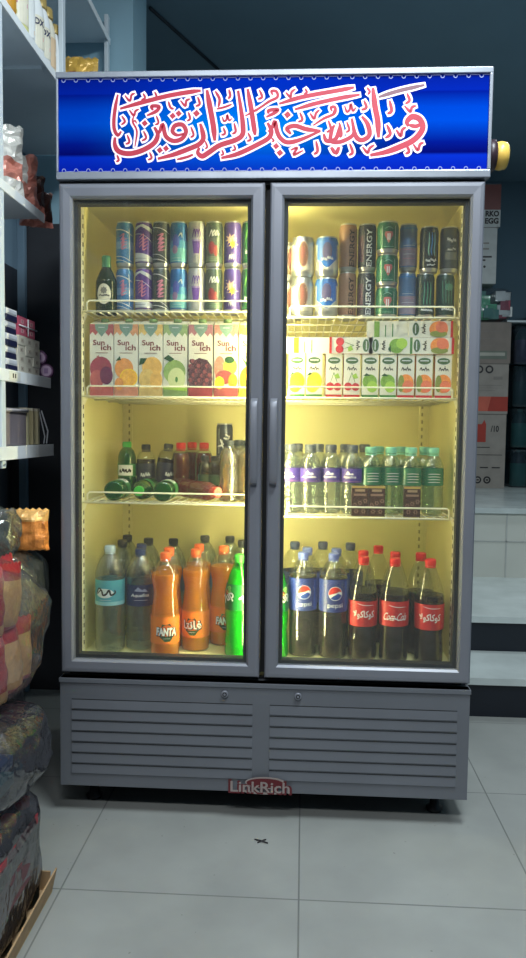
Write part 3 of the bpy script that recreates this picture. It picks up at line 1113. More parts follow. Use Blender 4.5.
# ---- cartons -----------------------------------------------------
def juice_carton(fruit):
    """one-litre carton with a bevelled top: printed front faces -y"""
    root = empty('juice_carton')
    w, d, h = .0345, .0345, .224
    b = MB()
    b.add([(-w, -d, 0), (w, -d, 0), (w, d, 0), (-w, d, 0), (-w, -d, h - .02), (w, -d, h - .02), (w, d, h), (-w, d, h)],
          [(0, 3, 2, 1), (4, 5, 6, 7), (0, 1, 5, 4), (1, 2, 6, 5), (2, 3, 7, 6), (3, 0, 4, 7)], WHITE_CARD)
    y = -d
    top = h - .02
    cols = {'pomegranate': ((176, 92, 96), (150, 62, 84), (180, 84, 84)), 'orange': ((214, 150, 110), (226, 150, 84), (206, 136, 110)),
            'mango': ((214, 180, 110), (222, 174, 96), (206, 176, 116)), 'apple': ((146, 168, 116), (138, 166, 98), (130, 156, 104)),
            'grape': ((168, 110, 120), (96, 58, 74), (150, 60, 70)), 'mixed': ((184, 130, 116), (200, 120, 96), (150, 74, 78)),
            'pineapple': ((222, 210, 90), (245, 196, 40), (222, 190, 60))}[fruit]
    A, Bc, Cc = (c_('fruit_%s_%s' % (fruit, 'abc'[i]), q, .4, var=.16, scale=60) for i, q in enumerate(cols))
    b.flat(rect(-w, w, 0, .030), Cc, y)
    b.flat([(-w, top), (-w, top - .030), (-.026, top - .022), (-.018, top - .032), (-.008, top - .020), (.010, top - .022), (.020, top - .034), (.027, top - .024), (w, top - .034), (w, top)], A, y)
    b.flat([(-.020, top), (.020, top), (.018, top - .014), (0, top - .036), (-.018, top - .014)], GREYG, y)
    b.flat(rect(-.009, .009, top - .010, top - .008), PALE, y)
    b.text('Sun', MAROON, w=.034, h=.0155, c=(-.008, .152), y=y, bold=.02)
    b.text('ich', MAROON, w=.030, h=.0165, c=(.013, .138), y=y, bold=.02)
    b.flat(rect(-.018, .018, .1215, .1235), c_('print_taupe', (140, 110, 104)), y)
    if fruit == 'pomegranate':
        b.flat(ell(-.002, .078, .032, .034), Bc, y); b.flat(ell(-.014, .046, .020, .028), A, y); b.flat(ell(.014, .058, .019, .026), c_('fruit_plum', (104, 40, 80), var=.25, scale=90), y); b.flat(star(-.010, .110, .007, .003, 5), A, y)
    elif fruit == 'orange':
        b.flat(ell(-.006, .078, .027, .030), Bc, y); b.flat(ell(.008, .052, .026, .026), YELLOWP, y); b.flat(ell(.008, .052, .023, .023), c_('fruit_slice', (246, 176, 70), var=.2, scale=80), y); b.flat(ell(-.020, .034, .013, .018), Bc, y); b.flat([(-.03, .100), (-.018, .114), (-.014, .102)], DGREEN, y)
    elif fruit == 'mango':
        b.flat(ell(.004, .082, .029, .030), Bc, y); b.flat(ell(-.010, .048, .024, .030), A, y); b.flat(ell(.016, .046, .018, .026), Bc, y); b.flat([(-.034, .088), (-.030, .108), (-.010, .108), (-.020, .092)], DGREEN, y)
    elif fruit == 'apple':
        b.flat(ell(-.002, .070, .032, .034), Bc, y); b.flat(ell(.004, .050, .025, .032), c_('fruit_apple_flesh', (206, 214, 160)), y); b.flat(ell(.004, .048, .004, .008), LEAFG, y); b.flat([(-.034, .108), (-.020, .118), (-.002, .106), (-.014, .098)], DGREEN, y)
        b.flat([(-w, .03), (w, .03), (w, .015), (-w, .02)], LIME, y)
    elif fruit == 'grape':
        rr = random.Random(5)
        b.flat([(-.033, .03), (.033, .03), (.033, .085), (.020, .104), (-.004, .110), (-.026, .098), (-.033, .08)], c_('fruit_grape_dark', (74, 46, 66)), y)
        for k in range(44):
            uu, vv = (k % 8 - 3.5) * .0078 + (rr.random() - .5) * .004, .036 + (k // 8) * .0125 + (rr.random() - .5) * .005
            b.k = min(b.k, 60)
            b.flat(ell(uu, vv, .0062, .0062, 10), (Bc, c_('fruit_grape_dark', (74, 46, 66)), c_('fruit_grape_rose', (140, 74, 84)))[k % 3], y)
    elif fruit == 'mixed':
        b.flat(ell(-.018, .082, .016, .034), A, y); b.flat(ell(.012, .086, .020, .024), LIME, y); b.flat(ell(.010, .105, .014, .010), DGREEN, y); b.flat(ell(-.004, .056, .026, .020), Cc, y); b.flat(ell(.020, .046, .014, .020), ORANGEP, y); b.flat(ell(-.018, .040, .014, .018), YELLOWP, y)
    else:
        b.flat(ell(-.006, .050, .026, .038), Bc, y)
        for k in range(5):
            b.flat([(-.012 + k * .004, .085), (-.030 + k * .014, .118), (-.004 + k * .005, .088)], LEAFG, y)
        b.flat(rect(-.028, .02, .176, .196), LIME, y)
    b.build('carton_body', root)
    t = MB()
    t.lathe([(.012, 0), (.012, .010), (.010, .011)], c_('cap_leaf_green', (110, 140, 90)), 16, (0, .004, h - .011))
    t.build('cap', root)
    return root


def small_carton(fruit):
    root = empty('juice_box')
    w, d, h = .0228, .018, .122
    b = MB()
    b.box(-w, w, -d, d, 0, h, WHITE_CARD)
    y = -d
    F = {'lemon': (250, 210, 30), 'banana': (252, 190, 40), 'cherry': (196, 50, 64), 'apple': (120, 160, 70), 'peach': (232, 140, 70)}[fruit]
    Fm = c_('box_fruit_' + fruit, F, var=.2, scale=70)
    side = {'lemon': YELLOWP, 'banana': ORANGEP, 'cherry': PINKP, 'apple': LEAFG, 'peach': ORANGEP}[fruit]
    for s_ in (-1, 1):
        b.box(s_ * w - .0002, s_ * w + .0002, -d + .002, d - .002, .004, h - .004, side)
    b.flat(ell(0, .103, .0190, .0105, 20), PALE, y)
    b.flat(ell(0, .103, .0176, .0092, 20), c_('box_logo_green', (74, 104, 70)), y)
    b.flat(rect(-.012, .012, .1025, .1055), PALE, y)
    for k in range(4):
        stroke(b, INK, None, [(-.013 + k * .0065, .076), (-.009 + k * .0065, .085 - (k % 2) * .004), (-.006 + k * .0065, .075)], .0024, y)
    b.flat(ell(.004, .0885, .0012, .0012, 6), INK, y)
    if fruit in ('lemon', 'banana'):
        b.flat(ell(.001, .044, .0215, .026), Fm, y); b.flat(ell(-.005, .030, .017, .018), YELLOWP if fruit == 'lemon' else GOLD, y); b.flat([(-.022, .058), (-.012, .070), (-.004, .064)], DGREEN, y)
    elif fruit == 'cherry':
        b.flat(ell(-.010, .030, .0115, .0115), Fm, y); b.flat(ell(.011, .029, .0112, .0112), Fm, y)
        stroke(b, LEAFG, None, [(-.010, .04), (-.002, .062), (.0, .07)], .0016, y); stroke(b, LEAFG, None, [(.010, .04), (.004, .058), (.0, .07)], .0016, y)
        b.flat([(.0, .06), (.012, .068), (.018, .054), (.008, .052)], LIME, y)
    elif fruit == 'apple':
        b.flat(ell(-.001, .044, .0205, .021), Fm, y); b.flat(ell(.006, .030, .015, .016), LIME, y); b.flat([(-.02, .06), (-.010, .068), (.002, .060)], DGREEN, y)
    else:
        b.flat(ell(.000, .040, .0222, .026), Fm, y); b.flat(ell(-.013, .040, .009, .024), c_('fruit_leaf_olive', (130, 140, 70)), y); b.flat(ell(.006, .032, .0155, .017), c_('fruit_peach_pink', (226, 120, 90)), y)  # olive ellipse printed beside the peach
    b.flat(rect(-w, w, 0, .007), RED if fruit in ('peach', 'cherry') else LEAFG, y)
    b.build('carton_body', root)
    st = MB()
    st.add([(-w * .96, d + .0004, .02), (w * .96, d + .0004, .02), (w * .96, d + .0004, .035), (-w * .96, d + .0004, .035)], [(0, 1, 2, 3)], Fm)
    st.add([(-w * .9, d + .0004, .05), (w * .5, d + .0004, .05), (w * .5, d + .0004, .053), (-w * .9, d + .0004, .053)], [(0, 1, 2, 3)], LEAFG)
    st.add([(-w * .9, d + .0004, .07), (w * .7, d + .0004, .07), (w * .7, d + .0004, .073), (-w * .9, d + .0004, .073)], [(0, 1, 2, 3)], LEAFG)
    st.build('back_print', root)
    return root


# ---- bottles -----------------------------------------------------
PET = clear('clear_bottle_plastic', (250, 252, 248), .12, .06, body=.03, body_c=(215, 222, 214), edge=.4)
PET_W = clear('clear_water_bottle_plastic', (226, 234, 232), .22, .07, body=.12, body_c=(200, 210, 208), edge=.45, bump=.25, bscale=60)
PET_G = clear('green_bottle_plastic', (120, 190, 110), .16, .06, body=.25, body_c=(70, 150, 70), edge=.4)
PET_M = clear('mint_bottle_plastic', (226, 240, 228), .26, .07, body=.10, body_c=(190, 215, 200), edge=.45, bump=.25, bscale=60)


def prof_at(prof, z):
    for (r0, z0), (r1, z1) in zip(prof, prof[1:]):
        if z0 <= z <= z1:
            return r0 + (r1 - r0) * (z - z0) / max(1e-9, z1 - z0)
    return prof[-1][0]


def fine(prof):
    """rounded silhouette"""
    P = smooth_path([(r, z) for r, z in prof], 4)
    return [(max(.001, p.x), p.y) for p in P]


def bottle(name, R, H, prof, pet, liq, fill, label, cap, capr=.0145, caph=.017, ribs=0.0, tamper=None):
    """label = (z0, z1, material, deco(b, R)) in fractions of H"""
    root = empty(name)
    P = [(r * R, z * H) for r, z in prof]
    P = fine(P)
    if ribs:
        P = [(r * (1 + (ribs * math.sin(z * 520) if .03 < z / H < .70 else 0)), z) for r, z in P]
        # resample so the ribs read
        zz = [i * H * .95 / 60 for i in range(61)]
        base = fine([(r * R, z * H) for r, z in prof])
        P = [(prof_at(base, z) * (1 + (ribs * math.sin(z * 430) if .08 < z / H < .66 else 0)), z) for z in zz]
        P[0] = (base[0][0], 0)
    b = MB()
    b.lathe(P, pet, 28)
    b.build('bottle_body', root)
    if liq:
        b = MB()
        zf = fill * H
        Q = [(r * .965, max(.002, z)) for r, z in P if z < zf]
        Q.append((prof_at(P, zf) * .965, zf))
        b.lathe(Q, liq, 28)
        b.build('liquid', root)
    if label:
        z0, z1, m, deco = label
        b = MB()
        n = 10
        band = [(prof_at(P, (z0 + (z1 - z0) * i / n) * H) + .0007, (z0 + (z1 - z0) * i / n) * H) for i in range(n + 1)]
        b.lathe(band, m, 32, caps=False)
        if deco:
            deco(b, max(r for r, z in band), H)
        b.build('label', root)
    b = MB()
    zc = H - caph
    nn = 36
    pr = [(capr * .98, 0), (capr, .001), (capr, caph - .002), (capr * .9, caph)]
    b.lathe(pr, cap, 24, (0, 0, zc))
    for i in range(18):
        a = 2 * PI * i / 18
        b.box(-.0006, .0006, -.0006, .0006, zc + .002, zc + caph - .003, cap)
        for q in range(8):
            x, y, z = b.v[-8 + q]
            b.v[-8 + q] = (x + capr * math.cos(a), y + capr * math.sin(a), z)
    b.lathe([(capr * 1.02, -.006), (capr * 1.02, -.0015)], cap, 20, (0, 0, zc), caps=False)
    b.build('cap', root)
    return root


P_WATER = [(.70, 0), (.95, .015), (1, .05), (1, .20), (.95, .225), (1, .25), (1, .42), (.985, .44), (.985, .68), (1, .70), (.97, .76), (.78, .84), (.5, .905), (.34, .935), (.33, .96)]
P_COLA = [(.70, 0), (.95, .012), (1, .05), (.98, .18), (.93, .28), (.985, .36), (1, .44), (1, .60), (.95, .67), (.76, .78), (.5, .875), (.35, .93), (.33, .96)]
P_PEPSI = [(.72, 0), (.95, .012), (1, .05), (1, .30), (.97, .40), (.985, .45), (.985, .76), (.95, .80), (.74, .86), (.45, .915), (.34, .94), (.33, .96)]
P_FANTA = [(.72, 0), (.95, .012), (1, .05), (1, .36), (.98, .42), (.90, .52), (.83, .60), (.86, .66), (.97, .74), (.95, .79), (.76, .865), (.46, .92), (.34, .945), (.33, .96)]
P_SMALL = [(.72, 0), (.95, .015), (1, .06), (1, .30), (.95, .34), (1, .38), (1, .66), (.97, .72), (.78, .82), (.52, .88), (.45, .91), (.44, .95)]
P_GLASS = [(.9, 0), (1, .02), (1, .48), (.93, .58), (.62, .72), (.42, .80), (.38, .95)]

COLA = drink('cola_liquid', (30, 20, 20), .2, .12)
FANTA_L = drink('orange_soda_liquid', (255, 158, 20), .55, .15)
LIME_L = drink('bright_green_liquid', (40, 225, 40), .6, .15)
REDDRINK = drink('dark_red_liquid', (120, 22, 30), .5, .15, tint=(170, 60, 60), clearness=.3)
LAMP_GOLD = clear('lamp_gold_water', (238, 206, 110), .34, .05, body=.16, body_c=(220, 180, 80), edge=.5, bump=.5, bscale=45)  # clear water, the lamp's golden sparkle put into its tint

CAP_WHITE = c_('cap_pale_blue', (196, 214, 220)); CAP_NAVY = c_('cap_navy', (40, 58, 108)); CAP_BLACK = c_('cap_charcoal', (42, 48, 56))
CAP_ORANGE = c_('cap_orange', (240, 108, 50)); CAP_BLUE = c_('cap_blue', (96, 112, 180)); CAP_RED = c_('cap_red', (216, 44, 40))
CAP_GREEN = c_('cap_green', (60, 170, 60)); CAP_MINT = c_('cap_mint', (128, 196, 168)); CAP_SLATE = c_('cap_slate_blue', (62, 74, 112))


def lab_teal(b, R, H):
    b.wrap(rect(-.062, .062, H * .455, H * .49), c_('label_pale_teal', (150, 205, 212)), R)
    b.wrap(ell(-.006, H * .57, .028, .014), c_('label_white_cloud', (228, 236, 236)), R)
    stroke(b, INK, R, [(-.030, H * .56), (-.016, H * .60), (-.010, H * .555), (.0, H * .565), (.008, H * .60), (.014, H * .555), (.026, H * .575), (.024, H * .60)], .0055)
    stroke(b, INK, R, [(-.034, H * .555), (-.024, H * .615), (-.014, H * .60)], .004)
    stroke(b, PALE, R, [(-.022, H * .505), (.014, H * .505)], .003)


def lab_navy(b, R, H):
    b.wrap([(-.02, H * .60), (-.008, H * .64), (.004, H * .61), (.012, H * .625), (.022, H * .59)], c_('label_mountain', (150, 160, 190)), R)
    b.text('Aquafina', WHITE, w=.056, h=.013, c=(-.002, H * .555), R=R, shear=.2)
    stroke(b, PALE, R, [(-.02, H * .51), (.02, H * .51)], .0022)


def fanta_deco(latin):
    def f(b, R, H):
        b.wrap(star(0, H * .26, .026, .020, 7, .3), c_('label_leaf_dark', (40, 76, 44)), R)
        b.wrap(ell(.001, H * .26, .019, .020), c_('label_orange_disc', (236, 110, 24)), R)
        b.wrap([(-.020, H * .215), (.020, H * .215), (.010, H * .165), (-.006, H * .165)], c_('label_leaf_dark', (40, 76, 44)), R)
        if latin:
            b.text('FANTA', INK, w=.064, h=.028, c=(.0015, H * .258), R=R, bold=.10, rot=-.04)
            b.text('FANTA', WHITE, w=.060, h=.024, c=(0, H * .26), R=R, bold=.05, rot=-.04)
        else:
            b.text('\ufe8e\ufe98\ufee7\ufe8e\ufed3', INK, w=.060, h=.030, c=(.0015, H * .268), R=R, bold=.07)
            b.text('\ufe8e\ufe98\ufee7\ufe8e\ufed3', WHITE, w=.056, h=.026, c=(0, H * .27), R=R, bold=.03)
        stroke(b, PALE, R, [(-.010, H * .195), (.010, H * .195)], .002)
    return f


def lab_pepsi(b, R, H):
    cy = H * .635
    b.wrap(ell(0, cy, .0205, .0205, 28), WHITE, R)
    b.wrap([p for p in ell(0, cy, .019, .019, 24, .15, PI + .25)] + [(-.008, cy - .001), (.004, cy + .002), (.012, cy + .006)], c_('label_globe_red', (222, 52, 40)), R)
    b.wrap([p for p in ell(0, cy, .019, .019, 20, PI + .75, 2 * PI - .25)] + [(.008, cy + .0005), (-.004, cy - .006)], c_('label_globe_blue', (30, 66, 150)), R)
    b.text('pepsi', WHITE, w=.044, h=.017, c=(0, H * .515), R=R, bold=-.005)
    b.wrap(rect(.030, .058, H * .46, H * .75), c_('label_blue_panel', (44, 74, 160)), R)


def coke_deco(latin):
    def f(b, R, H):
        if latin:
            b.text('Coca-Cola', WHITE, w=.070, h=.022, c=(0, H * .455), R=R, bold=.0, shear=.35)
            stroke(b, WHITE, R, [(-.030, H * .425), (-.010, H * .44), (.012, H * .425), (.030, H * .432)], .002)
        else:
            b.text('\ufefb\ufeee\ufb90\ufe8e\ufb90\ufeee\ufb90'[::1], WHITE, w=.064, h=.026, c=(0, H * .455), R=R, bold=.02)
        stroke(b, WHITE, R, [(-.020, H * .565), (.0, H * .55), (.03, H * .548)], .0016)
    return f


def lab_lime(b, R, H):
    for u0 in (-.034, .030):
        b.wrap(ell(u0 - .004, H * .64, .007, .008), c_('label_red_dot', (200, 50, 40)), R)
        b.text('7up', WHITE, w=.046, h=.034, c=(u0, H * .59), R=R, rot=.6, bold=.03)
        b.text('UP', c_('label_lime_print', (170, 220, 120)), w=.022, h=.018, c=(u0 + .004, H * .67), R=R, rot=.6, bold=.02)


def lab_water_small(b, R, H):
    for u0 in (-.012,):
        b.wrap([(u0 - .010, H * .57), (u0 - .002, H * .625), (u0 + .006, H * .58), (u0 + .011, H * .60), (u0 + .016, H * .57)], WHITE, R)
        b.text('Aquafina', WHITE, w=.040, h=.010, c=(u0 + .002, H * .535), R=R, shear=.2)
    stroke(b, ROSE, R, [(-.03, H * .475), (.03, H * .475)], .0012)


def lab_mint(b, R, H):
    for k in range(4):
        stroke(b, PALE, R, [(-.018, H * (.49 + .04 * k)), (0, H * (.495 + .04 * k)), (.018, H * (.49 + .04 * k))], .0018)


def lab_beer(b, R, H):
    pass


# ================================================================== DRINKS: placing
def px_x(px, y, z, py=None):
    """world x on depth y seen in photo column px at height z"""
    zz = 479
    for _ in range(4):
        p = at(1, y, px, zz)
        # step the row until the height matches
        d = (p.z - z)
        zz += d * 310
    return at(1, y, px, zz).x


# --- cans, upper left shelf
WOFF = .0035
zL1, zR1 = SH['L1'] + WOFF, SH['R1'] + WOFF
GC = 'slim cans in columns of two on the upper left shelf'
slim_R, slim_h = .0256, .131
left_cols = [
    (125, d_blue, (64, 122, 178), 'light blue can with pink script', 'first column from the left, beside the green bottle'),
    (144, d_violet, (86, 58, 142), 'purple can with silver bands and pink script', 'second column'),
    (161.3, d_charcoal, (66, 74, 80), 'charcoal can with white slanted lines and pink script', 'third column'),
    (178.8, d_cyan, (26, 98, 168), 'bright blue can fading to aqua', 'fourth column'),
    (196.6, d_cup, (168, 168, 176), 'silver-white can with a purple cup', 'fifth column'),
    (214, d_olive, (68, 84, 78), 'dark grey-green can with a maroon splash', 'sixth column'),
    (232.4, d_star, (72, 58, 132), 'purple can with a yellow star splash', 'seventh column'),
    (250.4, d_leaf, (48, 92, 62), 'dark green can half behind the door frame', 'column nearest the middle of the cooler'),
]
for px, deco, c, txt, where in left_cols:
    proto = can_proto('drink_can', slim_R, slim_h, c_('can_base_%d_%d_%d' % c, c, .3, metal=.25), deco)
    x = px_x(px, .165, 1.55)
    for k, lv in enumerate(('lower', 'upper')):
        put(proto, (x, .165, zL1 + k * (slim_h + .0005)), (random.random() - .5) * .2, '%s, %s of its stack' % (txt, lv), 'can', GC)

# green beer bottle with an oval label
BEERG = drink('dark_green_glass', (22, 44, 26), .3, .06)
FOIL = c_('foil_green', (70, 130, 96), .35, metal=.3)
root = bottle('glass_bottle', .031, .165, P_GLASS, BEERG, None, 0, None, FOIL, .0125, .016)
o = root
b = MB()
pm_ = c_('label_cream', (214, 208, 190))
b.wrap(ell(0, .052, .021, .029, 28), pm_, .031)
b.wrap(star(0, .062, .011, .008, 8), c_('label_grey_crest', (120, 116, 110)), .031)
scribble(b, INK, .031, 0, .048, .032, .006, 7, 12, .0016)
b.build('label', root)
b = MB(); b.lathe([(.0135, .118), (.0128, .15)], FOIL, 20, caps=False); b.build('foil_neck', root)
put(root, (px_x(106.5, .15, 1.5), .15, zL1), 0, 'short dark green glass bottle with a cream oval label, beside the light blue cans', 'bottle')

# --- cans, upper right shelf
GR = 'cans stacked on the upper right shelf'
fatR, fath = .0325, .1135
SIL = c_('can_base_silver', (196, 192, 184), .3, metal=.45)
pr_ = can_proto('drink_can', fatR, fath, SIL, d_oval, ALU, ALU)
for k, lv in enumerate(('lower', 'upper')):
    put(pr_, (px_x(302.5, .15, 1.53), .15, zR1 + k * (fath + .0005)), 0, 'silver can with a brown oval, %s of the pair left of the blue cans' % lv, 'can', GR)
BCK = can_proto('drink_can', fatR, fath, c_('can_base_bronze', (120, 104, 84), .35, metal=.4), d_oval, ALU, ALU)
for k, lv in enumerate(('lower', 'upper')):
    put(BCK, (px_x(287, .215, 1.53), .215, zR1 + k * (fath + .0005)), .4, 'dull bronze can half hidden by the door frame, %s one' % lv, 'can', GR)
pr_ = can_proto('drink_can', fatR, fath, SIL, d_shield, c_('can_neck_blue', (40, 90, 160), .3, metal=.3), ALU)
for k, lv in enumerate(('lower', 'upper')):
    put(pr_, (px_x(326.5, .145, 1.53), .145, zR1 + k * (fath + .0005)), 0, 'silver can with a blue shield, %s of the pair beside the brown cans' % lv, 'can', GR)
R_, h_ = .0262, .135
for px, c, dk, txt in ((347.5, (158, 120, 98), False, 'brown'), (366.5, (40, 46, 58), True, 'black')):
    pr_ = can_proto('drink_can', R_, h_, c_('can_base_%s' % txt, c, .35, metal=.2), d_energy(dk))
    for k, lv in enumerate(('lower', 'upper')):
        put(pr_, (px_x(px, .17, 1.55), .17, zR1 + k * (h_ + .0005)), .12 if not dk else -.1, 'slim %s can with ENERGY written up its side, %s of two' % (txt, lv), 'can', GR)
pr_ = can_proto('drink_can', .031, .0905, c_('can_base_bottle_green', (42, 100, 80), .3, metal=.3), d_fan)
for k, lv in enumerate(('bottom', 'middle', 'top')):
    put(pr_, (px_x(387, .155, 1.55), .155, zR1 + k * .091), 0, 'short green can, %s of the stack of three' % lv, 'can', GR)
pr_ = can_proto('drink_can', .0255, h_, c_('can_base_blue_grey', (82, 116, 162), .3, metal=.25), d_bands)
for k, lv in enumerate(('lower', 'upper')):
    put(pr_, (px_x(407.5, .17, 1.55), .17, zR1 + k * (h_ + .0005)), 0, 'blue and mauve banded can right of the short green cans, %s one' % lv, 'can', GR)
for px, da, db, ca, cb, ta, tb, dy in ((426.5, d_claw_green, d_claw, (30, 50, 52), (28, 40, 46), 'black can with green claw marks', 'black can with blue claw marks', .16),
                                      (446.5, d_xt_green, d_xt, (34, 58, 54), (66, 72, 72), 'dark green streaked can at the right end', 'dark grey can with pale script at the right end', .165)):
    x = px_x(px, dy, 1.5)
    p1 = can_proto('drink_can', .0262, .130, c_('can_base_%d_%d_%d' % ca, ca, .3, metal=.25), da)
    put(p1, (x - .004, dy, zR1), .1, ta + ', standing on the upper right shelf', 'can', GR)
    p2 = can_proto('drink_can', .0262, .130, c_('can_base_%d_%d_%d' % cb, cb, .3, metal=.25), db)
    put(p2, (x + .004, dy, zR1 + .1305), .1, tb + ', stacked on another can', 'can', GR)

# --- litre cartons, left
zL2 = SH['L2'] + WOFF
G1 = 'litre juice cartons on the second left shelf'
for fr, px, lab in (('pomegranate', 101.5, 'white litre juice carton picturing a red pomegranate, first in the row'), ('orange', 126, 'white litre juice carton picturing oranges and a cut slice'),
                    ('mango', 150.6, 'white litre juice carton picturing golden mango'), ('apple', 175.2, 'white litre juice carton picturing a cut green apple'),
                    ('grape', 200.5, 'white litre juice carton picturing dark grapes'), ('mixed', 226, 'white litre juice carton picturing mixed fruit'),
                    ('pineapple', 251, 'yellow-green carton picturing pineapple, half behind the door frame')):
    pr_ = juice_carton(fr)
    put(pr_, (px_x(px, .108, 1.29), .144, zL2), 0, lab, 'juice carton', G1)

# --- small juice boxes, right
zR2 = SH['R2'] + WOFF
G2 = 'small juice boxes on the second right shelf'
protos = {k: small_carton(k) for k in ('lemon', 'banana', 'cherry', 'apple', 'peach')}
row = [(296.8, 'lemon', 'small yellow fruit juice box at the left end of the front row'), (314, 'banana', 'small juice box with an orange-yellow fruit, second in the front row'),
       (333.6, 'cherry', 'small juice box with red cherries, third in the front row'), (351.6, 'cherry', 'small juice box with red cherries, beside the first green apple box'),
       (370.2, 'apple', 'small juice box with a green apple, standing right of the cherry boxes'), (388.2, 'apple', 'small juice box with a green apple, standing left of the peach boxes'),
       (406, 'peach', 'small juice box with a peach, next to the green apple boxes'), (424.3, 'peach', 'small juice box with a peach, second from the right end of the front row'),
       (443.4, 'peach', 'small juice box with a peach, last in the front row')]
for px, kd, lab in row:
    put(protos[kd], (px_x(px, .112, 1.25), .130, zR2), (random.random() - .5) * .06, lab, 'juice box', G2)
zt = zR2 + .1225
HP = PI / 2


def lying(kd, px, z, right, lab, y=.126, turn=0):
    # top of the box points right (+x) or left
    x = px_x(px, y - .018, z + .02)
    off = -.061 if right else .061
    put(protos[kd], (x + off, y, z + .0229), 0, lab, 'juice box', G2, rot=(turn, HP if right else -HP, 0))


lying('cherry', 351, zt, True, 'juice box with cherries lying on top of the front row')
lying('apple', 390.5, zt, False, 'juice box with a green apple lying right of the lying cherry box')
lying('peach', 432, zt, False, 'juice box with a peach lying on its side, lower of the lying pair')
lying('peach', 431, zt + .0462, False, 'juice box with a peach lying on its side, topmost at the right')
# white-backed boxes: seen from the plain side
pl_ = small_carton('apple')
b = MB()
o_body = [c for c in pl_.children if c.name.startswith('carton_body')][0]
x = px_x(388, .11, zt + .06)
put(pl_, (x + .058, .134, zt + .0462 + .0229), 0, 'pale juice box lying back to front on the lying green apple box', 'juice box', G2, rot=(0, -HP, PI))
pl_.location = (x - .058, .134, zt + .0462 + .0229)
pl2 = small_carton('lemon')
xx = px_x(307, .11, zt + .02)
put(pl2, (xx - .058, .135, zt + .0229), 0, 'pale yellow-green juice box lying on the two yellow boxes', 'juice box', G2, rot=(0, -HP, PI))

# --- third shelf, left
zL3 = SH['L3'] + WOFF
GREENB = clear('green_soda_bottle', (60, 150, 70), .16, .06, body=.45, body_c=(40, 130, 60), edge=.4)
def lab_greenb(b, R, H):
    b.wrap(rect(-.026, .026, H * .36, H * .56), WHITE, R)
    scribble(b, INK, R, 0, H * .46, .040, .016, 4, 31, .004)
LABG = c_('label_green_band', (50, 120, 60))
gb = bottle('soda_bottle', .029, .168, P_SMALL, GREENB, None, 0, (.34, .58, LABG, lab_greenb), CAP_GREEN, .0140, .018)
G3 = 'small bottles on the third left shelf'
put(gb, (px_x(127, .355, .99), .355, zL3), 0, 'small green soda bottle with a white label standing at the left of the third shelf', 'soda bottle', G3)
for px, cap_front, lab in ((114, False, 'green soda bottle lying base to the glass at the left end of the rail'), (138.5, True, 'green soda bottle lying with its cap to the glass, between two others'),
                           (163, False, 'green soda bottle lying with its base to the glass, right of the green cap')):
    put(gb, (px_x(px, .11, .905), .275 if cap_front else .102, zL3 + .0295), 0, lab, 'soda bottle', G3, rot=(HP if cap_front else -HP, 0, 0))
dk_lab = c_('label_dark_navy', (30, 34, 62))
def lab_dkn(b, R, H):
    b.text('PET', PALE, w=.03, h=.02, c=(0, H * .42), R=R, rot=.5) if False else scribble(b, PALE, R, .004, H * .40, .03, .018, 4, 41, .003)
dk = bottle('soda_bottle', .031, .160, P_SMALL, PET, COLA, .70, (.22, .62, dk_lab, lab_dkn), CAP_BLACK, .0140, .018)
put(dk, (px_x(146, .365, .99), .365, zL3), 0, 'dark soda bottle with a navy label standing beside the small green bottle', 'soda bottle', G3)
put(dk, (px_x(163.5, .345, .97), .345, zL3 + .004), 0, 'dark soda bottle with a navy label tilted towards the red caps', 'soda bottle', G3, rot=(0, .11, .5))
rd = bottle('soda_bottle', .0285, .168, P_SMALL, PET, REDDRINK, .80, None, CAP_RED, .0150, .020)
for px, yy, w_ in ((181, .335, 'left'), (192, .43, 'middle'), (204, .375, 'right')):
    put(rd, (px_x(px, yy, 1.0), yy, zL3), 0, 'dark red soft drink bottle with a red cap, %s one of three' % w_, 'soda bottle', 'red capped bottles on the third left shelf')
sm = bottle('soda_bottle', .0215, .128, P_SMALL, PET, COLA, .84, (.3, .55, c_('label_deep_green', (36, 66, 46)), None), BLACK, .0125, .016)
for px, yy, w_ in ((205, .305, 'left'), (215, .30, 'right')):
    put(sm, (px_x(px, yy, .97), yy, zL3), 0, 'small dark bottle with a black cap, %s one of the pair behind the lying bottle' % w_, 'soda bottle', 'small dark bottles on the third left shelf')
ly = bottle('soda_bottle', .0285, .19, P_SMALL, PET, drink('rose_liquid', (150, 50, 60), .5), .86, None, c_('cap_coral', (240, 90, 70)), .0150, .018)
lx_ = px_x(218.5, .11, .905)
put(ly, (lx_ - .64 * .19, .108 + .77 * .19, zL3 + .0295), 0, 'pinkish bottle lying with its coral cap towards the glass', 'soda bottle', G3, rot=(HP, 0, .69))
pr_ = can_proto('drink_can', .0262, .115, c_('can_base_graphite', (58, 64, 80), .35, metal=.3), lambda b, R, h: (b.text('Mu', PALE, w=.05, h=.026, c=(0, h * .5), R=R, rot=1.15), stroke(b, PALE, R, [(-.016, .02), (-.016, h * .85)], .003)))
for k, lv in enumerate(('lower', 'upper')):
    put(pr_, (px_x(224.5, .345, 1.05), .345, zL3 + k * .1155), 0, 'graphite can with white slanting letters, %s of the stacked pair' % lv, 'can', 'graphite cans on the third left shelf')
gd = bottle('soda_bottle', .0285, .180, P_SMALL, PET_W, LAMP_GOLD, .86, None, CAP_BLACK, .0140, .018, ribs=.012)
for px, yy, w_ in ((229, .165, 'in front of the graphite cans'), (238.5, .26, 'middle one of three'), (247.5, .175, 'next to the middle of the cooler')):
    put(gd, (px_x(px, yy, .98), yy, zL3), 0, 'clear bottle tinted with golden lamp glow, dark cap, %s' % w_, 'soda bottle', 'lamp-tinted bottles on the third left shelf')

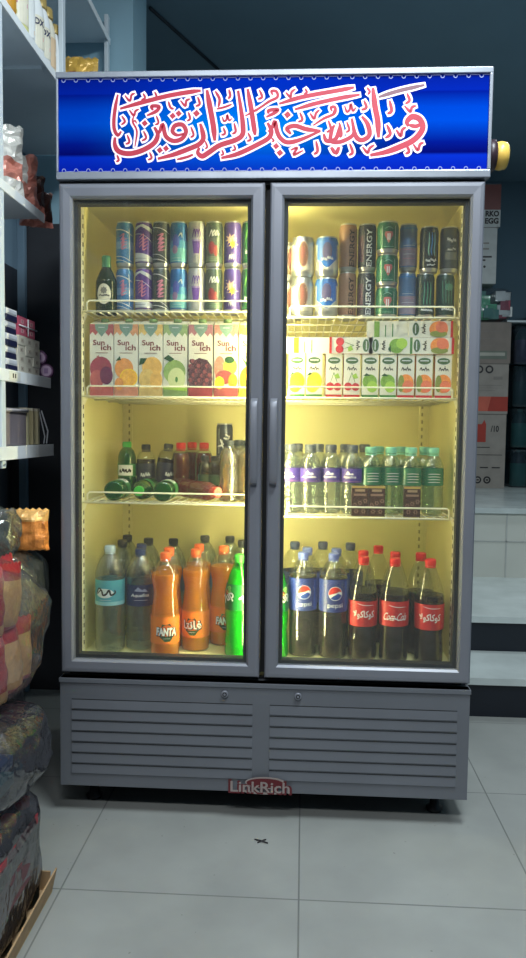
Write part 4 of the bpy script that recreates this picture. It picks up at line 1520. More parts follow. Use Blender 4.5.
# --- third shelf, right
zR3 = SH['R3'] + WOFF
WATER_IN = clear('water', (246, 250, 248), .10, .04, edge=.5)
lab_purple = c_('label_purple', (74, 58, 142))
wb = bottle('water_bottle', .0305, .201, P_SMALL, PET_W, None, .80, (.46, .66, lab_purple, lab_water_small), c_('cap_pewter', (82, 88, 98)), .0165, .018, ribs=.018)
GW = 'purple label water bottles on the third right shelf'
for px, yy, w_ in ((290.5, .165, 'first of the front row, partly behind the door frame'), (310, .16, 'second of the front row'), (330.5, .175, 'third of the front row'), (352, .165, 'last of the front row, beside the mint bottles')):
    put(wb, (px_x(px, yy, .95), yy, zR3), (random.random() - .5) * .5, 'water bottle with a purple label, %s' % w_, 'water bottle', GW)
for px, yy, w_ in ((297, .27, 'second row, behind the first bottle'), (318, .26, 'second row, behind the second bottle'), (345, .27, 'second row, behind the last two bottles'), (364, .30, 'second row, behind a mint bottle')):
    put(wb, (px_x(px, yy, .95), yy, zR3), (random.random() - .5) * .5, 'water bottle with a purple label, %s' % w_, 'water bottle', GW)
mb_ = bottle('water_bottle', .0305, .196, P_SMALL, PET_M, None, .80, (.44, .70, clear('label_mint_film', (120, 190, 165), .1, .2, body=.45, body_c=(100, 180, 150)), lab_mint), CAP_MINT, .0165, .018, ribs=.018)
GM = 'mint label water bottles on the third right shelf'
for px, yy, w_ in ((370.5, .165, 'beside the purple label bottles'), (390.5, .17, 'second of four'), (410.5, .165, 'third of four'), (432.5, .17, 'at the right end of the row')):
    put(mb_, (px_x(px, yy, .95), yy, zR3), (random.random() - .5) * .4, 'water bottle with a mint green label, %s' % w_, 'water bottle', GM)
for px, yy, w_ in ((378, .27, 'behind the first two mint bottles'), (401, .27, 'behind the middle mint bottles'), (424, .27, 'behind the last two mint bottles')):
    put(mb_, (px_x(px, yy, .95), yy, zR3), 0, 'clear water bottle with a mint green cap, second row, %s' % w_, 'water bottle', GM)
# brown packets standing at the rail
root = empty('coffee_packet')
b = MB()
b.box(-.0232, .0232, -.010, .010, 0, .086, c_('packet_brown', (74, 50, 44), var=.3, scale=120))
b.k = 0
b.flat(rect(-.0232, .0232, .080, .086), c_('packet_tan_edge', (190, 160, 90)), -.010)
b.flat(rect(-.014, .014, .070, .077), c_('packet_tan', (168, 140, 110)), -.010)
b.flat(rect(-.018, .018, .058, .064), c_('packet_sand', (150, 118, 100)), -.010)
for u, v in ((-.010, .014), (.010, .014), (0, .038), (-.014, .032), (.015, .044)):
    b.flat(star(u, v, .0075, .004, 6), c_('packet_sand', (150, 118, 100)), -.010)
    b.flat(ell(u, v, .003, .003, 8), c_('packet_dark', (60, 36, 36)), -.010)
b.build('packet_body', root)
for px, w_ in ((359.7, 'left one of the touching pair'), (376.5, 'right one of the touching pair'), (411.8, 'standing alone near the right end')):
    put(root, (px_x(px, .104, .89), .108, zR3), 0, 'small brown printed packet at the rail, %s' % w_, 'packet', 'brown packets on the third right shelf')

# --- cooler floor: big bottles
ZF = IZ0 + .001
BR_ = .0418
w1 = bottle('water_bottle', .0435, .315, P_WATER, PET_W, None, .8, (.455, .69, c_('label_teal', (84, 170, 186)), lab_teal), CAP_WHITE, .0155, .018, ribs=.012)
w2 = bottle('water_bottle', BR_, .303, P_WATER, PET_W, None, .8, (.45, .66, c_('label_navy', (40, 46, 92)), lab_navy), CAP_NAVY, .0150, .018, ribs=.012)
GB = 'big bottles on the cooler floor'


def big(proto, x, y, rz, lab, cat='soda bottle'):
    put(proto, (x, y, ZF), rz, lab, cat, GB)


big(w1, -.466, .150, 0, 'big clear water bottle with a teal label at the left end of the cooler floor', 'water bottle')
big(w2, -.381, .178, .25, 'big clear water bottle with a navy label, front one beside the teal label bottle', 'water bottle')


def back_x(px, y, H):
    return px_x(px, y, ZF + H)


big(w2, back_x(141.5, .275, .303), .275, 0, 'big clear water bottle with a navy cap directly behind the front navy label bottle', 'water bottle')
w3 = bottle('water_bottle', BR_, .305, P_WATER, PET_W, None, .8, (.45, .66, c_('label_slate', (74, 88, 104)), None), CAP_BLACK, .0150, .018, ribs=.012)
for px, yy, w_ in ((122.5, .335, 'behind the teal label bottle'), (127.5, .445, 'at the back left corner of the cooler'), (148.5, .385, 'third row behind the navy label bottle'), (173.5, .385, 'behind the first orange bottle'),
                   (205, .47, 'at the back between the first two orange bottles'), (230, .47, 'at the back behind the third orange bottle'), (242.5, .385, 'behind the green bottle beside the middle frame')):
    big(w3, back_x(px, yy, .305), yy, 0, 'big clear bottle with charcoal cap, %s' % w_, 'water bottle')
f1 = bottle('soda_bottle', BR_, .304, P_FANTA, PET, FANTA_L, .80, (.14, .40, c_('label_soda_orange', (250, 132, 30)), fanta_deco(True)), CAP_ORANGE, .0150, .019)
f2 = bottle('soda_bottle', BR_, .304, P_FANTA, PET, FANTA_L, .80, (.14, .40, c_('label_soda_orange', (240, 112, 20)), fanta_deco(False)), CAP_ORANGE, .0150, .019)
big(f1, -.293, .115, .28, 'orange soda bottle, front one beside the navy label water bottle')
big(f2, -.214, .190, -.12, 'orange soda bottle with Persian lettering, middle one of the three')
big(f1, -.138, .258, .30, 'orange soda bottle with Latin lettering, half behind the green bottle')
big(f1, back_x(169, .205, .304), .207, 0, 'orange soda bottle hidden behind the frontmost orange bottle, cap showing')
big(f2, back_x(199, .285, .304), .287, 0, 'orange soda bottle hidden behind the Persian lettered one, cap showing')
u1 = bottle('soda_bottle', BR_, .300, P_COLA, clear('lime_bottle_plastic', (120, 240, 120), .12, .06, body=.2, body_c=(60, 220, 60)), LIME_L, .86, (.47, .72, c_('label_up_green', (16, 112, 44)), lab_lime), CAP_GREEN, .0150, .018)
big(u1, -.077, .134, 0, 'bright green lime soda bottle left of the middle frame')
big(u1, .026, .128, 0, 'bright green lime soda bottle right of the middle frame')
p1 = bottle('soda_bottle', BR_, .306, P_PEPSI, PET, COLA, .775, (.455, .765, c_('label_cola_blue', (34, 52, 122)), lab_pepsi), CAP_BLUE, .0150, .018)
big(p1, .109, .162, .10, 'dark cola bottle with a blue label, beside the green bottle')
big(p1, .198, .152, .12, 'dark cola bottle with a blue label, beside the red labelled bottles')
big(p1, back_x(307.5, .255, .306), .255, 0, 'dark cola bottle with a blue cap, second row behind the first blue label bottle')
big(p1, back_x(336.5, .245, .306), .245, 0, 'dark cola bottle with a blue cap, second row behind the second blue label bottle')
p2 = bottle('soda_bottle', BR_, .306, P_PEPSI, PET, None, .775, (.455, .70, c_('label_slate_blue', (60, 72, 104)), None), CAP_SLATE, .0150, .018)
for px, yy, w_ in ((295, .365, 'back row beside the middle frame'), (323, .375, 'back row between the two blue label bottles'), (350.5, .365, 'back row left of the red caps')):
    big(p2, back_x(px, yy, .306), yy, 0, 'clear bottle with a slate blue cap, %s' % w_)
LABR = c_('label_red', (194, 46, 48))
c1 = bottle('soda_bottle', BR_, .300, P_COLA, PET, COLA, .66, (.34, .585, LABR, coke_deco(False)), CAP_RED, .0150, .018)
c2 = bottle('soda_bottle', BR_, .300, P_COLA, PET, COLA, .66, (.36, .60, LABR, coke_deco(True)), CAP_RED, .0150, .018)
big(c1, .285, .143, .0, 'dark cola bottle with a red Persian label beside the blue label bottles')
big(c2, .374, .130, .0, 'dark cola bottle with a red label lettered in Latin script')
big(c1, .474, .122, -.1, 'dark cola bottle with a red Persian label at the right end')
c3 = bottle('soda_bottle', BR_, .303, P_COLA, PET, COLA, .62, None, CAP_RED, .0150, .018)
for px, yy, w_ in ((363.5, .232, 'directly behind the first red label bottle'), (378.5, .335, 'third row between the first two red label bottles'), (395.5, .219, 'directly behind the middle red label bottle'), (421, .215, 'behind the right end red label bottle')):
    big(c3, back_x(px, yy, .303), yy, 0, 'dark cola bottle with a red cap, %s' % w_)

# ================================================================== LEFT SHELVES
import bmesh
SHX, SHB = -.68, -1.05
SH_PAINT = pm('shelf_pale_blue_paint', (212, 222, 228), .45, var=.05, scale=3)
SH_BACK = pm('shelf_blue_grey_back', (112, 136, 154), .6, var=.08, scale=2)
SH_FASCIA = pm('shelf_white_edge', (240, 244, 246), .4, var=.04)
unit = empty('shelving_unit', ((SHX + SHB) / 2, 0, 0))
tag(unit, 'pale blue shelving unit along the left wall beside the cooler', 'shelving unit')
UO = (-(SHX + SHB) / 2, 0, 0)


def upart(mb, name, bevel=0.0):
    o = mb.build(name, unit, loc=UO, bevel=bevel)
    return o


SHELVES = {'top': (2.62, -1.25, .985, .022), 's1': (2.190, -1.25, .985, .022), 's2': (1.728, -1.25, .215, .024), 's3': (1.245, -1.25, .262, .030), 's4': (1.040, -1.25, .285, .034)}
for k, (z, ya, yb, t) in SHELVES.items():
    b = MB()
    b.box(SHB, SHX - .004, ya, yb, z - .012, z, SH_PAINT)
    b.box(SHX - .004, SHX, ya, yb, z - t, z + .002, SH_FASCIA)
    for q in range(3):
        yy = ya + .4 + q * .55
        if yy < yb - .06:
            b.box(SHB, SHX - .02, yy, yy + .02, z - .022, z - .012, SH_PAINT)
    upart(b, 'shelf', .001)
for yy, ztop in ((-.100, 2.7), (.415, 2.7), (.968, 2.7), (-1.24, 2.7)):
    b = MB()
    zb = 0 if yy < .3 else 2.06
    b.box(SHX - .017, SHX - .002, yy - .016, yy + .012, zb if yy > .3 else .99, ztop, SH_PAINT)
    b.box(SHB, SHB + .03, yy - .016, yy + .012, 0, ztop, SH_BACK)
    if yy < .3:
        b.box(SHB, SHX - .002, yy - .014, yy + .010, .985, 1.000, SH_PAINT)
    upart(b, 'upright', .002)
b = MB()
b.box(SHB - .012, SHB, -1.25, .985, .985, 1.72, c_('shelf_shaded_back', (40, 46, 56), .7))  # darker copy of the back panel, shade between lower shelves put into colour
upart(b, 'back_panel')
b = MB()
b.box(SHB - .012, SHB, -1.25, .985, 1.72, 2.7, SH_BACK)
b.box(SHB, SHB + .016, -.10, .985, 1.93, 1.99, SH_PAINT)
upart(b, 'back_panel')
b = MB()
tx = at(0, SHX, 13, 376)
b.box(SHX, SHX + .0015, tx.y - .03, tx.y + .05, 1.220, 1.244, c_('ticket_white', (226, 226, 220)))
b.k = 0
for i in range(2):
    b.box(SHX + .0016, SHX + .002, tx.y - .006 + i * .016, tx.y + .002 + i * .016, 1.226, 1.238, INK)
upart(b, 'price_ticket')


def sy(px, X=-.70):
    return at(0, X, px, 400).y


# --- lotion bottles on the upper shelf
def lotion(w, h, body, capm, cap_w, deco=None, tex=None):
    root = empty('lotion_bottle')
    b = MB()
    n = 26
    prof = [(.86, 0), (1, .012), (1, h * .50), (.92, h * .66), (.62, h * .80), (.42, h * .84)]
    P = fine([(r * w, z) for r, z in prof])
    b.lathe(P, body, n, fn=lambda p: Vector((p.x * .62, p.y, p.z)))
    b.build('bottle_body', root)
    b = MB()
    b.lathe([(cap_w, h * .84), (cap_w * 1.02, h * .86), (cap_w * .94, h * .985), (cap_w * .8, h)], capm, 20, fn=lambda p: Vector((p.x * .75, p.y, p.z)))
    b.build('cap', root)
    b = MB()
    x = w * .62
    b.k = 0
    # label wrapped on the aisle side (+x) and turned slightly to the front
    def side(pts, m):
        b.k += 1
        q = []
        for u, v in pts:
            a = u / w * 1.0
            q.append(((x + .0006 + .0002 * b.k) * math.cos(a), (w + .0006) * math.sin(a), v))
        b.poly(q, m)
    for s_ in range(6):
        u0, u1 = -.030 + s_ * .010, -.020 + s_ * .010
        side(rect(u0, u1, h * .10, h * .55), deco[0])
    kk = 0
    for v, wd, m in deco[1]:
        side(rect(-wd, wd, h * v, h * (v + .06)), m)
    if tex:
        V, Fc = text_geo(tex, .03)
        xs = [p[0] for p in V]
        k = .036 / (max(xs) - min(xs))
        b.add([((x + .0022) * math.cos(p[0] * k / w), (w + .002) * math.sin(p[0] * k / w), h * .42 + p[1] * k) for p in V], Fc, NAVYP)
    b.build('label', root)
    return root


CR = c_('lotion_cream', (232, 226, 206)); WH = c_('lotion_white', (236, 238, 238)); GO = c_('lotion_gold', (206, 150, 40)); GC_ = c_('lotion_gold_cap', (186, 160, 96), .35, metal=.2)
BE = c_('lotion_beige', (226, 196, 160)); YL = c_('lotion_pale_yellow', (222, 220, 150)); PKL = c_('lotion_pink', (230, 180, 170))
LB = [
    (11, .028, .20, GO, GO, .014, (GO, [(.3, .02, YL)]), None, 'amber gold bottle at the near end of the upper shelf'),
    (21, .036, .185, YL, CR, .018, (CR, [(.2, .02, YL), (.36, .02, ROSE)]), None, 'pale yellow bottle beside the amber one on the upper shelf'),
    (30.5, .026, .21, WH, WH, .012, (WH, [(.15, .015, BE)]), None, 'plain white slim bottle on the upper shelf'),
    (38, .031, .205, WH, GC_, .018, (CR, [(.12, .022, BE), (.22, .018, PKL)]), 'DX', 'white bottle with a gold cap and dark letters, first of the two alike'),
    (44.5, .031, .20, WH, GC_, .018, (CR, [(.12, .022, BE), (.22, .018, PKL)]), 'DX', 'white bottle with a gold cap and dark letters, farther of the two alike'),
    (50.5, .028, .20, CR, GC_, .018, (BE, [(.3, .02, WH)]), None, 'cream bottle with a gold cap behind the lettered bottles'),
    (57.5, .026, .185, WH, GC_, .014, (WH, [(.36, .024, BLUEP), (.16, .02, PKL)]), None, 'white bottle with a blue band next to the upright post'),
]
for px, w_, h_, bm, cm, cw, deco, tx_, lab in LB:
    root = lotion(w_, h_, bm, cm, cw, deco, tx_)
    put(root, (SHX - .030, sy(px, SHX - .028), 2.1905), -.5, lab, 'bottle', 'lotion bottles on the upper shelf')


# --- pillow shaped snack bags
def pillow(name, w, h, t, fn_mat, seed, crinkle=.006, nx=14, ny=18, part='bag_body'):
    fq = 28 if crinkle < .008 else 42
    root = empty(name)
    b = MB()
    rr = Vector((seed * 3.1, seed * 1.7, seed * .9))
    for side in (-1, 1):
        V = []
        for j in range(ny + 1):
            for i in range(nx + 1):
                u, v = i / nx * 2 - 1, j / ny * 2 - 1
                th = t / 2 * max(0, (1 - abs(u) ** 3)) ** .6 * max(0, (1 - abs(v) ** 5)) ** .7
                p = Vector((u * w / 2 * (1 - .05 * (1 - abs(v))), side * th, h / 2 + v * h / 2))
                nz = noise.noise_vector(p * fq + rr)
                edge = 1 if (abs(u) < .98 and abs(v) < .98) else .4
                p += Vector((nz.x * .5, nz.y * (1 if th > .002 else 0), nz.z * .5)) * crinkle * edge
                if j in (0, ny):
                    p.z += (.004 if i % 2 else -.002) * (1 if j else -1)
                p.z = max(.0, p.z)
                V.append(p)
        o = len(b.v)
        b.v += [tuple(p) for p in V]
        for j in range(ny):
            for i in range(nx):
                q = [j * (nx + 1) + i, j * (nx + 1) + i + 1, (j + 1) * (nx + 1) + i + 1, (j + 1) * (nx + 1) + i]
                if side == 1:
                    q.reverse()
                b.f.append([o + k for k in q])
                b.m.append(b.mi(fn_mat((i + .5) / nx, (j + .5) / ny)))
                b.sm.append(crinkle < .008)
    b.build(part, root)
    return root


def foil(name, c, **k):
    return pm(name, c, .28, .15, var=.2, scale=25, bump=.3, bscale=70, **k)


FW, FP, FB, FR, FO, FT = foil('foil_white', (226, 222, 214)), foil('foil_pink', (216, 140, 124)), foil('foil_brown', (86, 52, 44)), foil('foil_red', (150, 44, 40)), foil('foil_orange', (222, 140, 70)), foil('foil_tan', (206, 160, 112))
bags = [
    (-.01, -2, .17, .205, .065, lambda u, v: FP if .2 < v < .5 and u > .3 else FW, 3, .35, 'white and pink foil snack bag nearest to the viewer on the middle shelf'),
    (.0, 15, .14, .165, .06, lambda u, v: FR if (u - .5) ** 2 + (v - .45) ** 2 < .03 else (FP if v < .42 or u > .75 else FW), 8, .1, 'white snack bag with a salmon lower half on the middle shelf'),
    (.0, 27, .115, .135, .055, lambda u, v: FR if .3 < v < .7 and .25 < u < .7 else (FP if v < .3 else FB), 12, -.2, 'brown and red snack bag on the middle shelf'),
    (.0, 37.5, .10, .115, .05, lambda u, v: FB if v > .15 else FP, 17, -.1, 'dark brown snack bag at the far end of the middle shelf'),
]
for dx, px, w_, h_, t_, fm, sd, tilt, lab in bags:
    root = pillow('snack_bag', w_, h_, t_, fm, sd, .022)
    put(root, (SHX - .075 + dx, sy(px, SHX - .075), 1.7285), 0, lab, 'snack bag', 'snack bags on the middle shelf', rot=(-.08, 0, .40 + tilt * .2))

# --- soap and tissue packs on the third shelf
Z3 = 1.2475
NV = c_('pack_navy', (34, 38, 70)); PW = c_('pack_white', (232, 232, 234))
PD = .055
proto = empty('tissue_pack')
ya, yb = sy(7.5), sy(18.5)
L_ = yb - ya
b = MB()
b.box(-PD, 0, 0, L_ - .002, 0, .0165, NV)
b.box(-PD + .001, -.0005, .0005, L_ - .0025, .0165, .0335, PW)
b.box(-.004, .0006, L_ * .12, L_ * .9, .019, .031, c_('pack_grey_seal', (206, 208, 214)))
b.build('pack_body', proto, bevel=.004)
for k, w_ in enumerate(('lowest', 'second from the bottom', 'middle', 'second from the top', 'topmost')):
    put(proto, (-.7005 - (.003 if k % 2 else 0), ya, Z3 + k * .0340), 0, 'navy and white tissue pack, %s in the stack beside the shelf post' % w_, 'tissue pack', 'tissue packs on the third shelf')
yc0, yc1 = sy(18.8), sy(40.5)
cw = (yc1 - yc0) / 3
SO, SP_ = c_('soap_cream', (226, 220, 204)), c_('soap_pink', (206, 96, 120))
def soap(mat, mark):
    root = empty('soap_box')
    b = MB()
    b.box(-.05, 0, .001, cw - .001, 0, .0262, mat)
    b.box(0, .0006, cw * .3, cw * .7, .007, .019, mark)
    b.box(0, .0009, cw * .42, cw * .5, .010, .016, c_('soap_mark', (130, 110, 100)))
    b.build('box_body', root, bevel=.0012)
    return root
s1_, s2_ = soap(SO, c_('soap_grey_mark', (196, 186, 170))), soap(SP_, c_('soap_rose_mark', (226, 160, 170)))
rows = ('bottom', 'second', 'third', 'fourth')
cols = ('next to the tissue packs', 'in the middle', 'at the far end')
for r in range(4):
    for k in range(3):
        put(s1_, (-.70 - .001 * ((r + k) % 3), yc0 + k * cw, Z3 + r * .0266), 0, 'cream soap box in the %s row, %s' % (rows[r], cols[k]), 'soap box', 'soap boxes on the third shelf')
for r in range(2):
    for k in range(2):
        put(s2_, (-.70, yc0 + k * cw * 1.22 + .002, Z3 + (4 + r) * .0266), 0, 'pink soap box in the %s pink row, %s' % (('lower', 'upper')[r], ('next to the tissue packs', 'at the far end')[k]), 'soap box', 'soap boxes on the third shelf')
for ch in s2_.children:
    pass
b = MB()
zc = Z3 + 5 * .0266
b.tube([(-.698, yc0 + .003, zc), (-.698, yc0 + cw * 2.44, zc)], .0022, PW, 6)
b.tube([(-.698, yc0 + cw * 1.22, Z3 + 4.1 * .0266), (-.698, yc0 + cw * 1.22, Z3 + 5.9 * .0266)], .0022, PW, 6)
o = b.build('ribbon'); tag(o, 'white ribbon crossing the pink soap boxes', 'ribbon')
# purple tins
TP, TL = c_('tin_purple', (110, 74, 110), .35, metal=.2), c_('tin_lilac', (186, 160, 186))
proto = empty('round_tin')
b = MB()
b.lathe([(.020, 0), (.022, .002), (.022, .05), (.020, .052)], TP, 24, fn=lambda p: Vector((p.x, p.z - .026, p.y)))
b.build('tin_body', proto)
b = MB()
b.lathe([(.0165, 0), (.0165, .002)], TL, 22, fn=lambda p: Vector((p.x, p.z - .0275, p.y)))
b.box(-.006, .006, -.0282, -.0275, -.008, .008, c_('tin_print', (140, 110, 150)))
b.build('lid', proto)
yt = sy(49, -.71)
put(proto, (-.706, yt - .03, Z3 + .022), .25, 'round purple tin lying on the shelf, lower of the two', 'tin', 'purple tins on the third shelf')
put(proto, (-.724, yt - .038, Z3 + .022 + .0405), .25, 'round purple tin propped above the other, beside the cream boxes', 'tin', 'purple tins on the third shelf')
# green packs left of the post and purple bag on top
GP = c_('pack_green', (60, 110, 80))
proto = empty('green_pack')
b = MB()
b.box(-.05, 0, 0, .065, 0, .055, GP)
b.box(-.03, .0006, .008, .057, .012, .040, c_('pack_pale_green', (150, 190, 170)))
b.build('pack_body', proto, bevel=.003)
for k, w_ in enumerate(('lowest', 'middle', 'topmost')):
    put(proto, (-.80, sy(1, -.80) - .02, Z3 + k * .0556), 0, 'green pack behind the shelf post, %s of its stack' % w_, 'pack', 'green packs on the third shelf')
FPU, FL = foil('foil_purple', (96, 72, 110)), foil('foil_lilac', (196, 180, 186))
pz = Z3 + 5 * .034 + .001
root = pillow('snack_bag', .15, .075, .07, lambda u, v: FPU if u > .55 else (FR if (u - .25) ** 2 + (v - .5) ** 2 < .01 else FL), 23, .008)
put(root, (-.778, sy(6) + .055, Z3 + .170), 0, 'lilac and purple wrapped packet lying over the tissue stack', 'packet', rot=(0, 0, PI / 2))

# --- fourth shelf: grey bin and boards
Z4 = 1.0425
ya, yb = sy(6), sy(26)
BIN = c_('bin_mauve_grey', (128, 118, 122), .5); BINR = c_('bin_rim', (176, 170, 172))
root = empty('storage_bin', (-.70, ya, Z4))
b = MB()
x0_, x1_, l_, h_ = -.16, 0, yb - ya, .098
b.box(x0_, x1_, 0, l_, 0, .004, BIN)
for q in ((x0_, x0_ + .005, 0, l_), (x1_ - .005, x1_, 0, l_), (x0_ + .005, x1_ - .005, 0, .005), (x0_ + .005, x1_ - .005, l_ - .005, l_)):
    b.box(q[0], q[1], q[2], q[3], .004, h_, BIN)
b.build('bin_body', root, bevel=.0015)
b = MB()
b.tube([(x0_ - .002, -.002, h_), (x1_ + .003, -.002, h_), (x1_ + .003, l_ + .002, h_), (x0_ - .002, l_ + .002, h_)], .005, BINR, 8, closed=True)
b.build('rim', root)
tag(root, 'mauve grey open storage bin on the lowest shelf', 'bin')
BOARD = c_('board_beige', (196, 186, 150)); BOARD2 = c_('board_tan', (176, 164, 128))
for k, (px, lab) in enumerate(((28, 'beige board standing against the grey bin'), (33.5, 'tan board standing second from the grey bin'), (38.5, 'beige board standing last on the lowest shelf'))):
    b = MB()
    b.box(-.15, 0, -.007, .007, 0, .100, BOARD if k != 1 else BOARD2)
    b.box(-.15, .0, -.009, .009, .100, .108, c_('board_edge', (214, 206, 184)))
    o = b.build('board', loc=(-.70, sy(px), Z4), rot=(0, 0, 0), bevel=.001)
    tag(o, lab, 'board', 'boards on the lowest shelf')
b = MB()
e0 = Vector((-.699, sy(41), Z4 + .102))
e1 = at(0, -.70, 54, 453)
b.tube([e0, (e0 + Vector(e1)) / 2 + Vector((0, 0, .004)), (-.699, SHELVES['s4'][2] - .012, Z4 + .002)], .0022, PALE, 6)
b.tube([e0 + Vector((-.006, 0, -.004)), (e0 + Vector(e1)) / 2 + Vector((-.01, 0, -.012)), (-.707, SHELVES['s4'][2] - .014, Z4 + .002)], .0018, PALE, 6)
o = b.build('string'); tag(o, 'pale double string sloping down from the boards to the shelf end', 'string')

# gold bag farther along the top shelf
root = pillow('snack_bag', .16, .185, .08, lambda u, v: FO if (u - .5) ** 2 + (v - .45) ** 2 < .04 else foil('foil_gold', (222, 176, 80)), 31, .010)
gx = at(1, .62, 78, 60)
put(root, (gx.x - .01, .62, 2.192), .1, 'golden snack bag on the shelf above the cooler', 'snack bag')


# ================================================================== BAGS ON THE FLOOR, LEFT
def lump(name, loc, r, mat, seed, amp=.14, freq=5.0, pw=3.0, flat=True, sub=4, part=None, parent=None):
    bm = bmesh.new()
    bmesh.ops.create_icosphere(bm, subdivisions=sub, radius=1)
    off = Vector((seed * 2.3, seed * 1.1, seed * .7))
    for v in bm.verts:
        d = v.co.normalized()
        k = (abs(d.x) ** pw + abs(d.y) ** pw + abs(d.z) ** pw) ** (-1 / pw)
        p = d * k
        n1 = noise.noise(p * freq * .45 + off)
        n2 = 1 - abs(noise.noise(p * freq + off)) * 2
        p *= 1 + amp * n1 + amp * .35 * n2
        v.co = Vector((p.x * r[0], p.y * r[1], p.z * r[2]))
        if flat and v.co.z < -r[2] * .96:
            v.co.z = -r[2] * .96
    me = bpy.data.meshes.new(name)
    bm.to_mesh(me)
    bm.free()
    for p in me.polygons:
        p.use_smooth = True
    me.materials.append(mat)
    o = bpy.data.objects.new(name, me)
    COL.objects.link(o)
    o.location = loc
    if parent:
        o.parent = parent
    return o


FILM = clear('clear_wrap_film', (240, 242, 244), .16, .12, body=.07, body_c=(205, 208, 215), edge=.35, bump=.7, bscale=14)
FILM_G = clear('grey_wrap_film', (214, 218, 216), .20, .12, body=.26, body_c=(160, 166, 160), edge=.4, bump=.9, bscale=16)
FILM_D = clear('dusky_wrap_film', (190, 188, 198), .18, .14, body=.30, body_c=(104, 104, 112), edge=.4, bump=.8, bscale=18)

# cardboard tray with a shrink-wrapped pack of bottles
CARD = pm('corrugated_card', (170, 140, 104), .8, var=.15, scale=20)
tray = empty('cardboard_tray', (-.64, -.55, 0))
b = MB()
X0, X1, Y0, Y1 = -.85, -.472, -.76, -.36
b.box(X0, X1, Y0, Y1, 0, .004, CARD)
b.box(X0, X0 + .004, Y0, Y1, .004, .05, CARD)
b.add([(X1 - .004, Y0, .004), (X1, Y0, .004), (X1, Y1, .004), (X1 - .004, Y1, .004), (X1 + .008, Y0, .052), (X1 + .012, Y0, .052), (X1 + .012, Y1, .058), (X1 + .008, Y1, .058)],
      [(0, 3, 2, 1), (4, 5, 6, 7), (0, 1, 5, 4), (1, 2, 6, 5), (2, 3, 7, 6), (3, 0, 4, 7)], CARD)
b.box(X0 + .004, X1 - .004, Y1 - .004, Y1, .004, .05, CARD)
o = b.build('tray_body', tray, loc=(.64, .55, 0))
tag(tray, 'worn cardboard tray on the floor under the wrapped bottles', 'tray')
db = empty('soda_bottle')
b = MB(); b.lathe(fine([(r * .037, z * .245) for r, z in P_SMALL]), drink('brown_bottle_plastic', (30, 34, 30), .2, .1), 20); b.build('bottle_body', db)
b = MB(); b.lathe([(.0165, .228), (.0165, .246)], CAP_RED, 16); b.build('cap', db)
b = MB(); b.lathe([(.0374, .09), (.0374, .155)], c_('label_dusky_green', (56, 70, 60)), 20, caps=False); b.build('label', db)
for i in range(2):
    for j in range(4):
        w_ = '%s row, %s' % (('aisle', 'inner')[i], ('nearest the cooler', 'second from the cooler', 'third from the cooler', 'farthest from the cooler')[j])
        put(db, (X1 - .050 - i * .08, Y1 - .055 - j * .08, .0045), 0, 'dark bottle in the wrapped pack, %s' % w_, 'soda bottle', 'dark bottles in the wrapped pack')
pack = empty('shrink_wrap', (X1 - .132, Y1 - .18, .005))
tag(pack, 'dusky clear wrap round the pack of dark bottles on the tray', 'plastic wrap')
lump('film', (0, .0, .135), (.124, .172, .136), FILM_D, 4, .05, 5, 6, parent=pack)
b = MB()
xx = .122
b.box(xx, xx + .002, -.15, .11, .20, .222, c_('wrap_red_band', (150, 40, 52)))
b.box(xx, xx + .002, -.15, .06, .10, .165, c_('wrap_maroon_panel', (96, 40, 52)))
b.build('printed_band', pack)

# second layer: teal-grey sack on the wrapped pack
root = empty('plastic_sack', (-.625, -.50, .275))
tag(root, 'crumpled grey plastic sack with blue green contents above the wrapped bottles', 'plastic sack')
lump('film', (0.0, .06, .085), (.150, .16, .092), FILM_D, 9, .10, 6, 3.5, parent=root)
b = MB()
for k in range(7):
    a = k * .9
    b.box(-.03 + .07 * math.cos(a), .02 + .07 * math.cos(a), .0 + .08 * math.sin(a), .07 + .08 * math.sin(a), .02 + .012 * k, .045 + .012 * k, (c_('sack_teal', (80, 124, 122)), c_('sack_blue', (66, 86, 140)), c_('sack_moss', (84, 120, 80)), c_('sack_rust', (150, 60, 56)))[k % 4])
b.build('contents', root)
# third: big clear bag of red and tan snack packets
bag = empty('plastic_bag', (-.695, -.40, .455))
tag(bag, 'big clear plastic bag bulging with red and tan snack packets', 'plastic bag')
lump('film', (0, .03, .165), (.195, .19, .170), FILM, 14, .10, 5, 2.6, parent=bag)
FRD, FTN, FPK = foil('packet_red', (166, 40, 52)), foil('packet_tan_foil', (212, 162, 108)), foil('packet_rose', (190, 96, 104))
pr_red = pillow('snack_packet', .115, .160, .05, lambda u, v: FTN if v < .22 else (FPK if v > .86 else FRD), 41, .006)
pr_tan = pillow('snack_packet', .115, .160, .05, lambda u, v: FRD if v > .78 else (FPK if v < .12 else FTN), 47, .006)
rr = random.Random(11)
pos = []
for lay in range(2):
    for k in range(4):
        for d_ in range(2):
            pos.append((-.585 - d_ * .115 + (.0, .01, .01, -.012)[k] - .012 * lay, -.545 + k * .088, .470 + lay * .150))
for i, (x, y, z) in enumerate(pos):
    dst = Vector((x + .70, y + .40, z - .61))
    p_ = pr_red if (i + i // 4) % 2 == 0 else pr_tan
    nm = 'red' if p_ is pr_red else 'tan'
    put(p_, (x, y, z), 0, '%s snack packet inside the big clear plastic bag on the floor stack' % nm, 'snack packet', '%s packets in the clear bag' % nm, rot=(-.12 + rr.random() * .2, rr.random() * .2 - .1, 1.0 + rr.random() * .5))
